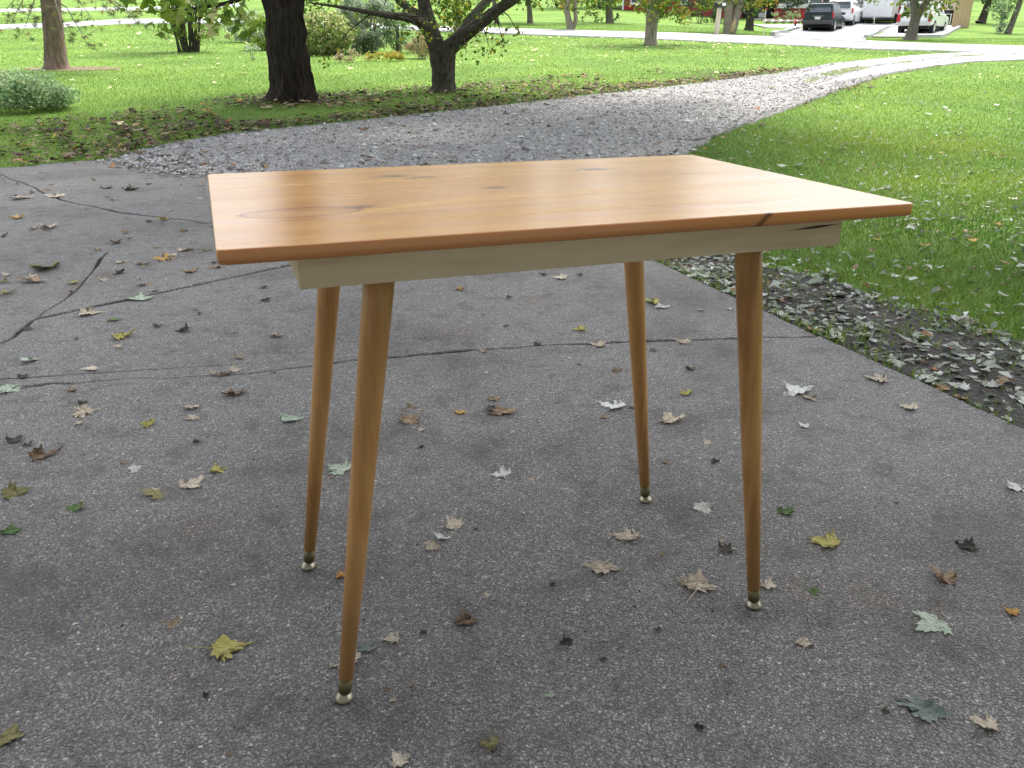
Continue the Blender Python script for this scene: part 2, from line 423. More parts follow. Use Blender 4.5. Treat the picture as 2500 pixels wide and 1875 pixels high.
def leaves_mesh(name, Pn, size, mat, normal_bias=None, aspect=.6, fold=.25, spread=None, rnd=None):
    """one joined mesh of small folded leaf blades (2 triangles each) at points Pn (n,3)"""
    n = len(Pn); size = np.broadcast_to(np.asarray(size, float), (n,)) * rng.uniform(.65, 1.35, n)
    d = rng.normal(size=(n, 3)); d /= np.linalg.norm(d, axis=1)[:, None]
    if normal_bias is not None: nb = normal_bias
    else: nb = rng.normal(size=(n, 3)) + np.array([0, 0, .9])
    nb = nb / np.linalg.norm(nb, axis=1)[:, None]
    u = d - nb*np.sum(d*nb, 1)[:, None]; u /= np.linalg.norm(u, axis=1)[:, None] + 1e-9
    v = np.cross(nb, u)
    a = Pn - u*size[:, None]*.5; b = Pn + u*size[:, None]*.5
    l = Pn + v*(size*aspect*.5)[:, None] + nb*(size*fold*.5)[:, None]
    r = Pn - v*(size*aspect*.5)[:, None] + nb*(size*fold*.5)[:, None]
    V = np.stack([a, l, b, r], 1).reshape(-1, 3)
    i = np.arange(n)*4
    Fc = np.concatenate([np.stack([i, i+2, i+1], 1), np.stack([i, i+3, i+2], 1)])
    rn = np.repeat(rng.random(n) if rnd is None else rnd, 4)
    return fastmesh(name, V, Fc, mat, rn)
STAR = np.array([(0, -.35), (.26, -.42), (.23, -.33), (.46, -.28), (.36, -.22), (.55, -.12), (.42, -.08), (.48, .02), (.26, .02), (.27, .17), (.17, .15), (.1, .32), (0, .58), (-.1, .32), (-.17, .15), (-.27, .17), (-.26, .02), (-.48, .02), (-.42, -.08), (-.55, -.12), (-.36, -.22), (-.46, -.28), (-.23, -.33), (-.26, -.42)])
def star_leaves(name, Pn, size, mat, nb):
    n = len(Pn); k = len(STAR); sz = size*rng.uniform(.6, 1.25, n); nb = nb/np.linalg.norm(nb, axis=1)[:, None]
    d = rng.normal(size=(n, 3))*[1, .5, .3]+[0, 0, -.9]; u = d-nb*np.sum(d*nb, 1)[:, None]; u /= np.linalg.norm(u, axis=1)[:, None]+1e-9; v = np.cross(nb, u)
    R_ = (STAR**2).sum(1); cu = rng.uniform(-.5, .5, n)
    V = np.concatenate([Pn[:, None], Pn[:, None]+sz[:, None, None]*(STAR[None, :, :1]*v[:, None]+STAR[None, :, 1:]*u[:, None]+(R_[None]*cu[:, None])[..., None]*nb[:, None])], 1)
    f = np.stack([np.zeros(k, int), 1+np.arange(k), 1+(np.arange(k)+1) % k], 1)
    return fastmesh(name, V.reshape(-1, 3), (f[None]+(np.arange(n)*(k+1))[:, None, None]).reshape(-1, 3), mat, np.repeat(rng.random(n), k+1))
def stuff_part(name, me, parent, kind='stuff'):
    o = bpy.data.objects.new(name, me); link(o, parent)
    if kind: o['kind'] = kind
    return o
def clump_points(n, c, r, clumps, cr, hollow=.35, squash_bottom=True):
    """points gathered in clumps spread through an ellipsoid: uneven outline with gaps"""
    c = np.asarray(c, float); r = np.asarray(r, float)
    d = rng.normal(size=(clumps, 3)); d /= np.linalg.norm(d, axis=1)[:, None]
    cc = c + d*r*(rng.uniform(hollow, 1, clumps)**.6)[:, None]
    k = rng.integers(0, clumps, n)
    e = rng.normal(size=(n, 3)); e /= np.linalg.norm(e, axis=1)[:, None]
    s = cr*rng.uniform(.5, 1.4, clumps)
    return cc[k] + e*(rng.random(n)**.45)[:, None]*s[k][:, None]*np.array([1, 1, .75])

# ------------------------------------------------------------------ drapes on the terrain
def resample(pts, step):
    pts = np.asarray(pts, float); seg = np.linalg.norm(np.diff(pts, axis=0), axis=1); L = np.concatenate([[0], np.cumsum(seg)])
    n = max(2, int(L[-1]/step)+1); s = np.linspace(0, L[-1], n)
    return np.stack([np.interp(s, L, pts[:, k]) for k in range(pts.shape[1])], 1)
def ribbon(name, left, right, n, mcross, off, mat, rough_edge=0.0, crown=0.0):
    L = resample(left, 1e-3+np.linalg.norm(np.diff(left, axis=0), axis=1).sum()/n)[:n]; Rr = resample(right, 1e-3+np.linalg.norm(np.diff(right, axis=0), axis=1).sum()/n)[:n]
    n = min(len(L), len(Rr)); V = []
    for i in range(n):
        for j in range(-1, mcross+2):
            sk = j in (-1, mcross+1); j = min(max(j, 0), mcross)
            t = j/mcross; p = L[i]*(1-t)+Rr[i]*t
            if rough_edge and j in (0, mcross):
                p = p + (p-(L[i]+Rr[i])/2)/np.linalg.norm(L[i]-Rr[i])*rough_edge*2*(vnoise(i*.7, j, 0, 3)-.5)
            V.append((p[0], p[1], float(T(p[0], p[1]))+off+crown*math.sin(math.pi*t)-.1*sk))
    mcross += 2
    Fc = [(i*(mcross+1)+j, (i+1)*(mcross+1)+j, (i+1)*(mcross+1)+j+1, i*(mcross+1)+j+1) for i in range(n-1) for j in range(mcross)]
    me = fastmesh(name, np.array(V), np.array(Fc), MAT[mat], None, True)
    bm = bmesh.new(); bm.from_mesh(me); bmesh.ops.recalc_face_normals(bm, faces=bm.faces[:])
    if bm.faces[0].normal.z < 0: bmesh.ops.reverse_faces(bm, faces=bm.faces[:])
    bm.to_mesh(me); bm.free()
    o = bpy.data.objects.new(name, me); COL.objects.link(o); o['kind'] = 'structure'; return o
def blob_sheet(name, c, rx, ry, rot, off, mat, seed=0, n=40, rings=5):
    V = [(c[0], c[1])]
    for k in range(1, rings+1):
        for i in range(n):
            a = 2*math.pi*i/n; rr = k/rings*(.7+.6*float(fbm(math.cos(a)*1.6+5, math.sin(a)*1.6+5, 0, seed)))
            x, y = math.cos(a)*rx*rr, math.sin(a)*ry*rr
            V.append((c[0]+x*math.cos(rot)-y*math.sin(rot), c[1]+x*math.sin(rot)+y*math.cos(rot)))
    V = [(x, y, float(LZ(x, y))+off-.008) for x, y in V]
    Fc = [(0, 1+i, 1+(i+1) % n, 1+(i+1) % n) for i in range(n)]
    m = MB(); m.add(V, [f[:3] for f in Fc] + [(1+(k-1)*n+i, 1+k*n+i, 1+k*n+(i+1) % n, 1+(k-1)*n+(i+1) % n) for k in range(1, rings) for i in range(n)])
    o = m.build(name, MAT[mat], None, True); o['kind'] = 'structure'; return o
def inpoly(x, y, poly):
    x = np.asarray(x); y = np.asarray(y); r = np.zeros(x.shape, bool); n = len(poly)
    for i in range(n):
        x0, y0 = poly[i][:2]; x1, y1 = poly[(i+1) % n][:2]
        c = ((y0 > y) != (y1 > y))
        r ^= c & (x < (x1-x0)*(y-y0)/(y1-y0+1e-12)+x0)
    return r
def GG(*pts): return np.array([G(u, v)[:2] for u, v in pts])

# ------------------------------------------------------------------ outlines on the ground
TL = G(235, 345)[:2]
FRC = np.array([.21, 5.40])                        # far right corner of the concrete
R_AT = lambda y: np.array([.71+.359*(4.04-y), y])  # right edge of the concrete
drive_left = np.vstack([TL, GG((300, 326), (400, 304), (500, 288), (700, 268), (900, 248), (1100, 226), (1300, 203), (1500, 181), (1681, 158), (1800, 136), (1921, 125), (2017, 117), (2113, 113), (2260, 108))])
drive_right = np.vstack([FRC, [[.85, 6.9]], GG((1480, 334), (1560, 286), (1640, 255), (1700, 235), (1760, 212), (1858, 177), (1921, 158), (1993, 146), (2089, 134), (2212, 129), (2330, 127))])
def KP(*pts): return GG(*[(u/K, v/K) for u, v in pts])     # photo pixels
road_near = KP((-300, 84), (0, 71), (150, 66), (300, 58), (560, 57), (840, 65), (1010, 74), (1174, 80), (1400, 88), (1575, 94), (1726, 102), (1884, 108.5), (2000, 114), (2117, 120), (2307, 124), (2500, 133), (2700, 145))
road_far = KP((-300, 74), (0, 61), (150, 56), (300, 47), (560, 46), (840, 55), (1010, 63), (1190, 68), (1400, 74), (1575, 79), (1749, 85), (1884, 89), (2000, 94), (2117, 100), (2253, 106), (2500, 113), (2700, 119))
drive_poly = np.vstack([drive_left, drive_right[::-1]])
road_poly = np.vstack([road_near, road_far[::-1]])
slab_poly = np.array([TL, [-4.4, 7.3], [-9, 7.0], [-9, -3], R_AT(-3), R_AT(2), FRC])

# lawn: one sheet to the horizon, sunk a little under paving
xs = np.concatenate([np.linspace(-400, -60, 12), np.arange(-58, -12, 2.), np.arange(-12, 14, .4), np.arange(14, 58, 2.), np.linspace(60, 400, 12)])
ys = np.concatenate([np.linspace(-60, -4, 6), np.arange(-3, 20, .4), np.arange(20, 70, 1.5), np.linspace(72, 600, 25)])
XX, YY = np.meshgrid(xs, ys)
def LZ(x, y): return T(x, y) + .05*(fbm(np.asarray(x)*.25, np.asarray(y)*.25, 0, 11)-.47)*sst(8, 14, y)
ZZ = LZ(XX, YY)
dip = inpoly(XX, YY, slab_poly)*.07 + inpoly(XX, YY, drive_poly)*.012 + inpoly(XX, YY, road_poly)*.02
ZZ = ZZ - dip - .012
nx, ny = len(xs), len(ys)
idx = np.arange(nx*ny).reshape(ny, nx)
Fq = np.stack([idx[:-1, :-1], idx[:-1, 1:], idx[1:, 1:], idx[1:, :-1]], -1).reshape(-1, 4)
lawn = bpy.data.objects.new('lawn', fastmesh('lawn', np.stack([XX, YY, ZZ], -1).reshape(-1, 3), Fq, MAT['lawn'], None, True))
COL.objects.link(lawn); lawn['kind'] = 'structure'

# ------------------------------------------------------------------ concrete pad: pieces parted by a joint and cracks
def crop6(*pts): return KP(*[(u*600/1659, 380+v*600/1659) for u, v in pts])
JC = np.array([-2.42, 2.27]); J0 = np.array([-6.27, -3.0])
X1 = crop6((232, 1102))[0]
X2 = crop6((1400, 457))[0]
FE = np.array([-1.25, 6.22])
C2 = np.vstack([JC, KP((-150, 948)), KP((0, 942), (54, 944), (134, 931), (181, 935), (268, 928), (347, 922), (409, 924), (434, 921), (542, 915), (597, 913), (700, 899), (780, 890), (860, 877), (970, 868), (1130, 856), (1300, 843), (1458, 838), (1560, 831), (1680, 829), (1850, 822)), ])
R1 = R_AT(float(C2[-1][1])+.01); C2 = np.vstack([C2, R1])
C3lo = np.vstack([JC, crop6((0, 1265), (90, 1220), (170, 1140)), X1])
C3up = np.vstack([X1, crop6((300, 1050), (410, 985), (500, 910), (570, 835), (620, 780), (680, 700), (720, 650), (830, 625), (960, 575), (1120, 525), (1280, 485)), X2])
L4 = np.array([-9, 7.2])
C4 = np.vstack([L4, crop6((0, 120), (60, 150), (180, 190), (240, 215), (300, 250), (420, 295), (540, 325), (660, 345), (800, 380), (940, 395), (1080, 410), (1250, 430)), X2])
EE = np.vstack([X2, (X2+FE)/2+[.04, .05], FE])
Ja, Jb, Jc = np.vstack([J0, JC]), np.vstack([JC, X1]), np.vstack([X1, FRC])
def crack(pts, wid, jit, seed):
    """(x, y, width) along a crack: finely resampled, wandering, of uneven width"""
    p = resample(pts, .03); n = len(p); s = np.arange(n)*.03
    t = np.gradient(p, axis=0); t /= np.linalg.norm(t, axis=1)[:, None]; nn = np.stack([-t[:, 1], t[:, 0]], 1)
    j = jit*(fbm(s*6, seed*7.3, 0, seed)-.47)*2; j[0] = j[-1] = 0
    wv = wid*(.25+1.5*np.clip(fbm(s*3.1, seed*3.7, 0, seed+9)-.2, 0, 1)**1.3*2)
    return np.column_stack([p+nn*j[:, None], wv])
def edge(pts, jit=0.0, seed=0):
    q = crack(pts, 0, jit, seed); q[:, 2] = 0; return q
c_Ja, c_Jb, c_Jc = crack(Ja, .012, .002, 1), crack(Jb, .014, .003, 2), crack(Jc, .014, .003, 3)
c_C2 = crack(C2, .023, .012, 4); c_C3lo = crack(C3lo, .016, .014, 5); c_C3up = crack(C3up, .018, .014, 6)
c_C4 = crack(C4, .012, .014, 7); c_E = crack(EE, .012, .015, 8)
rev = lambda q: q[::-1]
e_right_up = edge(np.vstack([R1, FRC]), .012, 9); e_right_dn = edge(np.vstack([R1, R_AT(-3)]), .012, 10)
e_far1 = edge(np.vstack([FRC, FE]), .05, 11); e_far2 = edge(np.vstack([FE, KP((520, 428), (400, 412)), TL]), .08, 12)
e_left = edge(np.vstack([TL, GG((130, 351), (0, 363)), [-9, 7.45]]), .08, 13)
pieces = {
 'A': [c_C2, e_right_dn, edge(np.vstack([R_AT(-3), J0])), c_Ja],
 'B2': [c_Jb, rev(c_C3lo)],
 'B1': [c_C3lo, c_Jc, rev(e_right_up), rev(c_C2)],
 'C': [c_C3up, c_E, rev(e_far1), rev(c_Jc)],
 'D': [c_Ja, c_Jb, c_C3up, rev(c_C4), edge(np.vstack([L4, [-9, -3], J0]))],
 'F': [c_C4, c_E, e_far2, e_left, edge(np.vstack([[-9, 7.45], L4]))],
}
pad = bpy.data.objects.new('concrete_pad', None); COL.objects.link(pad); pad['kind'] = 'structure'
for pk, (nm, segs) in enumerate(pieces.items()):
    P_ = np.vstack([s[:-1] for s in segs])
    area = .5*np.sum(P_[:, 0]*np.roll(P_[:, 1], -1)-np.roll(P_[:, 0], -1)*P_[:, 1])
    if area < 0: P_ = P_[::-1]
    t = np.roll(P_[:, :2], -1, 0)-np.roll(P_[:, :2], 1, 0); t /= np.linalg.norm(t, axis=1)[:, None]+1e-9
    inn = np.stack([-t[:, 1], t[:, 0]], 1)
    jag = 1+.5*(rng.random(len(P_))-.5)
    Pt = P_[:, :2]+inn*(P_[:, 2]*.5*jag)[:, None]
    zt = T(Pt[:, 0], Pt[:, 1])+[0, -.002, -.003, .001, -.004, -.001][pk]
    n = len(Pt)
    wide = P_[:, 2] > 0
    Pb = Pt+inn*.004; Pb[~wide] = Pt[~wide]
    top = np.column_stack([Pb, zt]); mid = np.column_stack([Pt, zt-.004]); bot = np.column_stack([Pt, zt-.1])
    m = MB(); m.add(np.vstack([top, mid, bot]), [tuple(range(n))]+[(n+k, n+(k+1) % n, (k+1) % n, k) for k in range(n)]+[(2*n+k, 2*n+(k+1) % n, n+(k+1) % n, n+k) for k in range(n)])
    m.build('slab', MAT['concrete'], pad)
# dirt packed in the cracks
MAT_dirt = MAT['mud']
o = MB().add([(-9, -3, -.035), (3.3, -3, -.035), (.5, 5.2, -.035), (-1.2, 6.1, -.035), (-3.8, 7.6, -.033), (-9, 7.3, -.035)], [(0, 1, 2, 3, 4, 5)]).build('crack_dirt', MAT_dirt, pad)

# ------------------------------------------------------------------ gravel, track, road
ribbon('gravel_drive', drive_left, drive_right, 160, 14, .004, 'gravel_base', .1)
nv_ = np.array([.522, .853]); gl_, gr_ = TL-nv_*.9+[.3, 0], FRC-nv_*.9
MB().add([(TL[0]-.3, TL[1]-.4, -.04), (FRC[0], FRC[1]-.8, -.04), (FRC[0]+.25, FRC[1]+.5, -.006), (TL[0]+.3, TL[1]+.45, .0)], [(0, 1, 2, 3)]).build('gravel_bed', MAT['gravel_base'])['kind'] = 'structure'
# far half: wheel tracks coloured paler for sunlight, a grassy strip between them
def sub(pl, t0, t1, n=60):
    q = resample(pl, .02); k = len(q); return q[np.linspace(t0*(k-1), t1*(k-1), n).astype(int)]
def between(t, t0, t1, n=60): return sub(drive_left, t0, t1, n)*(1-t)+sub(drive_right, t0, t1, n)*t
def conv(t, c): a = between(t, .4, 1.0, 90); b = between(c, .4, 1.0, 90); f = sst(0, 40, np.arange(90.))[:, None]; return b*(1-f)+a*f
ribbon('sun_paled_track', conv(.01, .26), conv(.46, .28), 110, 6, .012, 'track', .12)
ribbon('sun_paled_track', conv(.56, .74), conv(.99, .76), 110, 6, .012, 'track', .12)
ribbon('road', road_near, road_far, 120, 4, .02, 'road', .1)
far_lane = (KP((-300, 36), (0, 29), (150, 27), (330, 24), (600, 15)), KP((-300, 30), (0, 23), (150, 21), (330, 18), (600, 9)))
ribbon('far_lane', far_lane[0], far_lane[1], 30, 3, .03, 'road', .1)
ndrive_l = KP((1884, 94), (1900, 82), (1935, 74), (1990, 62), (2020, 55))
ndrive_r = KP((2117, 104), (2112, 94), (2140, 82), (2180, 66), (2205, 58))
ribbon('neighbour_driveway', ndrive_l, ndrive_r, 40, 6, .035, 'neighbour_drive', .05)
npad_l = KP((2128, 91), (2160, 76), (2192, 62)); npad_r = KP((2296, 91), (2322, 78), (2345, 64))
ribbon('truck_pad', npad_l, npad_r, 20, 5, .045, 'road', .05)
ribbon('house_walk', KP((1835, 60), (1961, 60)), KP((1870, 68), (1955, 69)), 8, 3, .04, 'road', .02)

# gravel stones (nobody could count them)
def scatter_ribbon(L, Rr, n, tmin=0, tmax=1, bias=1.0):
    L = resample(L, .1); Rr = resample(Rr, np.linalg.norm(np.diff(Rr, axis=0), axis=1).sum()/(len(L)-1)-1e-6)
    k = min(len(L), len(Rr)); s = (tmin+(tmax-tmin)*rng.random(n)**bias)*(k-1.001); i = s.astype(int); fr = (s-i)[:, None]
    a = L[i]*(1-fr)+L[i+1]*fr; b = Rr[i]*(1-fr)+Rr[i+1]*fr; t = rng.random(n)[:, None]
    return a*(1-t)+b*t, t[:, 0]
IV = np.array([(1, 0, 0), (-1, 0, 0), (0, 1, 0), (0, -1, 0), (0, 0, 1), (0, 0, -1.)]); IF = np.array([(0, 2, 4), (2, 1, 4), (1, 3, 4), (3, 0, 4), (2, 0, 5), (1, 2, 5), (3, 1, 5), (0, 3, 5)])
def stones(name, P2, size, mat, zoff=0.0):
    n = len(P2); sz = size*np.exp(rng.normal(0, .5, n))
    sc = rng.uniform(.6, 1.3, (n, 3))*np.array([1, 1, .6]); a = rng.uniform(0, 6.28, n)
    V = IV[None]*(1+.35*rng.normal(size=(n, len(IV), 1)).clip(-1, 1))*sc[:, None]*sz[:, None, None]
    c, s = np.cos(a)[:, None], np.sin(a)[:, None]
    x = V[..., 0]*c-V[..., 1]*s; y = V[..., 0]*s+V[..., 1]*c
    z = V[..., 2]+(T(P2[:, 0], P2[:, 1])+zoff+sz*.15)[:, None]
    V = np.stack([x+P2[:, :1], y+P2[:, 1:2], z], -1).reshape(-1, 3)
    Fc = (IF[None]+(np.arange(n)*len(IV))[:, None, None]).reshape(-1, 3)
    return fastmesh(name, V, Fc, mat, np.repeat(rng.random(n), len(IV)))
gp, gt = scatter_ribbon(drive_left, drive_right, 135000, 0, .85, 1.6)
tt_ = rng.random(9000)[:, None]; gp2 = np.vstack([TL, [-2.43, 6.94], FE, FRC]); gp2 = np.stack([np.interp(tt_[:, 0], [0, .32, .6, 1], gp2[:, k]) for k in (0, 1)], 1)+nv_*rng.normal(.12, .14, (9000, 1))+rng.normal(0, .05, (9000, 2))
gravel = bpy.data.objects.new('gravel_stones', stones('gravel_stones', np.vstack([gp, gp2]), .0082, MAT['stone'], .002)); COL.objects.link(gravel)
tag(gravel, 'loose grey gravel stones covering the drive beyond the concrete', 'gravel', None, 'stuff')

# ------------------------------------------------------------------ the table
TB = dict(x=.0258, y=1.3782, rot=.3404, L=.976, W=.632, H=.76, th=.0187, ax=.090, ay=.043, ah=.046)
KNOTS = [(-.289, -.094, .026, .015, .85), (-.183, .191, .034, .02, .8), (-.138, .161, .034, .018, .6), (.193, .167, .040, .02, .95),
         (-.053, .014, .026, .013, .8), (.253, -.231, .025, .012, .45), (.232, .130, .03, .01, .35)]
def table_top_mat(edge=False):
    m, t, o = newmat('varnished_pine_edge' if edge else 'varnished_pine'); tc = t.nodes.new('ShaderNodeTexCoord'); P0 = tc.outputs['Object']
    sp = t.nodes.new('ShaderNodeSeparateXYZ'); t.links.new(P0, sp.inputs[0]); X, Y, Z = sp.outputs
    warp = None; dark = None
    for (kx, ky, lx, ly, s) in KNOTS + [(-.353, -.11, .075, .024, .0)]:
        dx = math_(t, 'MULTIPLY', math_(t, 'SUBTRACT', X, kx), 1/lx); dy = math_(t, 'MULTIPLY', math_(t, 'SUBTRACT', Y, ky), 1/ly)
        wx = math_(t, 'MULTIPLY', dx, .42); wy = math_(t, 'MULTIPLY', dy, .42)
        r2 = math_(t, 'ADD', math_(t, 'MULTIPLY', wx, wx), math_(t, 'MULTIPLY', wy, wy))
        e = math_(t, 'POWER', 2.718, math_(t, 'MULTIPLY', r2, -1.0))
        term = math_(t, 'MULTIPLY', e, ly*1.3)
        warp = term if warp is None else math_(t, 'ADD', warp, term)
        if s:
            q2 = math_(t, 'ADD', math_(t, 'MULTIPLY', dx, dx), math_(t, 'MULTIPLY', dy, dy))
            kd = math_(t, 'MULTIPLY', math_(t, 'POWER', 2.718, math_(t, 'MULTIPLY', q2, -1.1)), s)
            dark = kd if dark is None else math_(t, 'MAXIMUM', dark, kd)
    Yw = math_(t, 'ADD', Y, warp)
    cb = t.nodes.new('ShaderNodeCombineXYZ'); t.links.new(X, cb.inputs[0]); t.links.new(Yw, cb.inputs[1]); t.links.new(Z, cb.inputs[2])
    def st(sx, sy, sz=1):
        mp = t.nodes.new('ShaderNodeMapping'); mp.inputs['Scale'].default_value = (sx, sy, sz); t.links.new(cb.outputs[0], mp.inputs[0]); return mp.outputs[0]
    f1 = noise(t, st(.8, 17, 17), 1.0, 2, .5, .15)
    f2 = noise(t, st(1.3, 62, 62), 1.0, 2, .5, .1)
    f3 = noise(t, st(.7, 6, 6), 1.0, 3, .5)
    fine = noise(t, st(3, 240, 240), 1.0, 1, .5)
    f = math_(t, 'ADD', math_(t, 'ADD', math_(t, 'MULTIPLY', f1, .34), math_(t, 'MULTIPLY', f2, .26)), math_(t, 'MULTIPLY', f3, .4))
    c = ramp(t, f, [(.33, (.37, .155, .036)), (.45, (.50, .245, .064)), (.53, (.57, .30, .088)), (.64, (.64, .365, .12))])
    c = mixc(t, math_(t, 'MULTIPLY', ramp(t, f2, [(.52, (0, 0, 0)), (.66, (1, 1, 1))]), .5), c, (.36, .13, .03))
    c = mixc(t, .07, c, mixc(t, fine, (.2, .08, .02), (1, .8, .5)), 'OVERLAY')
    # arch of darker figure beside the left knot
    ex = math_(t, 'MULTIPLY', math_(t, 'SUBTRACT', X, -.372), 1/.085); ey = math_(t, 'MULTIPLY', math_(t, 'SUBTRACT', Y, -.112), 1/.038)
    rr = math_(t, 'SQRT', math_(t, 'ADD', math_(t, 'MULTIPLY', ex, ex), math_(t, 'MULTIPLY', ey, ey)))
    arch = ramp(t, rr, [(.55, (.25, .25, .25)), (.86, (.35, .35, .35)), (.95, (1, 1, 1)), (1.0, (.15, .15, .15)), (1.06, (0, 0, 0))])
    c = mixc(t, math_(t, 'MULTIPLY', arch, .95), c, (.2, .065, .018))
    c = mixc(t, dark, c, (.13, .045, .015))
    if edge: c = mixc(t, .65, c, (.54, .2, .07))
    # dark knot running down the front edge
    kx = math_(t, 'MULTIPLY', math_(t, 'SUBTRACT', math_(t, 'ADD', X, math_(t, 'MULTIPLY', math_(t, 'SUBTRACT', Z, .75), -1.0)), .226), 1/.006)
    fe = math_(t, 'MULTIPLY', math_(t, 'POWER', 2.718, math_(t, 'MULTIPLY', math_(t, 'MULTIPLY', kx, kx), -1)), math_(t, 'LESS_THAN', Y, -.309))
    c = mixc(t, math_(t, 'MULTIPLY', fe, .85), c, (.07, .018, .008))
    b = principled(t, o, c, ramp(t, f1, [(.3, (.22, .22, .22)), (.7, (.29, .29, .29))]), 0, bump(t, f2, .02, .002), .7)
    return m
def wood_mat(name, stops, sx, sy, sz, rough=.55, b=.08, extra=None, spec=.4):
    m, t, o = newmat(name)
    f = math_(t, 'ADD', math_(t, 'MULTIPLY', noise(t, coords(t, 'Object', (sx, sy, sz)), 1.0, 5, .6, .5), .7), math_(t, 'MULTIPLY', noise(t, coords(t, 'Object', (sx*4, sy*4, sz*4)), 1.0, 3), .3))
    c = ramp(t, f, stops)
    if extra: c = extra(t, c)
    principled(t, o, c, rough, 0, bump(t, f, b, .004), spec); return m
def apron_extra(t, c):
    tc = t.nodes.new('ShaderNodeTexCoord'); sp = t.nodes.new('ShaderNodeSeparateXYZ'); t.links.new(tc.outputs['Object'], sp.inputs[0])
    X, Y, Z = sp.outputs
    # long dark split near the right end of the front rail
    n = noise(t, coords(t, 'Object', (16, 1, 60)), 1.0, 4, .6)
    zz = math_(t, 'SUBTRACT', Z, math_(t, 'ADD', .7255, math_(t, 'MULTIPLY', math_(t, 'SUBTRACT', X, .352), .05)))
    wid = math_(t, 'MULTIPLY', math_(t, 'POWER', 2.718, math_(t, 'MULTIPLY', math_(t, 'POWER', math_(t, 'DIVIDE', math_(t, 'SUBTRACT', X, .352), .032), 2.0), -1.0)), .0021)
    wid = math_(t, 'ADD', wid, math_(t, 'MULTIPLY', math_(t, 'SUBTRACT', n, .55), .003))
    d = math_(t, 'MULTIPLY', math_(t, 'LESS_THAN', math_(t, 'ABSOLUTE', zz), wid), math_(t, 'GREATER_THAN', X, .30))
    d = math_(t, 'MULTIPLY', d, math_(t, 'LESS_THAN', Y, -.2))
    return mixc(t, d, c, (.035, .018, .01))
MAT['top'] = table_top_mat()
MAT['top_edge'] = table_top_mat(True)
MAT['apron'] = wood_mat('raw_poplar', [(.3, (.55, .41, .25)), (.5, (.7, .56, .38)), (.7, (.78, .65, .47))], 2.4, 20, 24, .6, .05, apron_extra)
MAT['leg'] = wood_mat('stained_leg', [(.3, (.34, .15, .045)), (.5, (.52, .27, .095)), (.72, (.6, .34, .135))], 30, 30, 2.2, .42, .06)
MAT['brass_dull'] = plain('tarnished_brass', (.16, .14, .07), .5, .8, .3, 30)
MAT['brass'] = plain('polished_brass', (.42, .385, .28), .4, 1.0, .1, 20)
table = thing('table', 'varnished orange wooden table with four tapered legs standing on the concrete', 'table', (TB['x'], TB['y'], 0), TB['rot'])
# top: rounded corners, eased edges
L2, W2, H, th = TB['L']/2, TB['W']/2, TB['H'], TB['th']
bm = bmesh.new()
def rrect(hx, hy, r, n=5):
    out = []
    for (cx, cy, a0) in ((hx-r, hy-r, 0), (-hx+r, hy-r, 90), (-hx+r, -hy+r, 180), (hx-r, -hy+r, 270)):
        for k in range(n+1):
            a = math.radians(a0+90*k/n); out.append((cx+r*math.cos(a), cy+r*math.sin(a)))
    return out
prof = [(.0018, 0), (.0005, .0005), (0, .0018), (0, .5), (0, th-.004), (.0012, th-.0012), (.004, th)]
prof = [(i, z if z != .5 else th/2) for i, z in prof]
rings = []
for ins, dz in prof:
    rings.append([bm.verts.new((x, y, H-th+ (th-dz) if False else H-dz)) for x, y in rrect(L2-ins, W2-ins, .008)])
for a, b_ in zip(rings[:-1], rings[1:]):
    n = len(a)
    for k in range(n): bm.faces.new((a[k], a[(k+1) % n], b_[(k+1) % n], b_[k]))
bm.faces.new(rings[0]); bm.faces.new(rings[-1][::-1])
bmesh.ops.recalc_face_normals(bm, faces=bm.faces[:])
me = bpy.data.meshes.new('tabletop'); bm.to_mesh(me); bm.free(); me.materials.append(MAT['top']); me.materials.append(MAT['top_edge'])
for p_ in me.polygons:
    if abs(p_.normal.z) < .5: p_.material_index = 1
me.polygons.foreach_set('use_smooth', [len(p.vertices) == 4 for p in me.polygons])
top = bpy.data.objects.new('tabletop', me); link(top, table); top['label'] = 'glossy orange pine tabletop with knots'
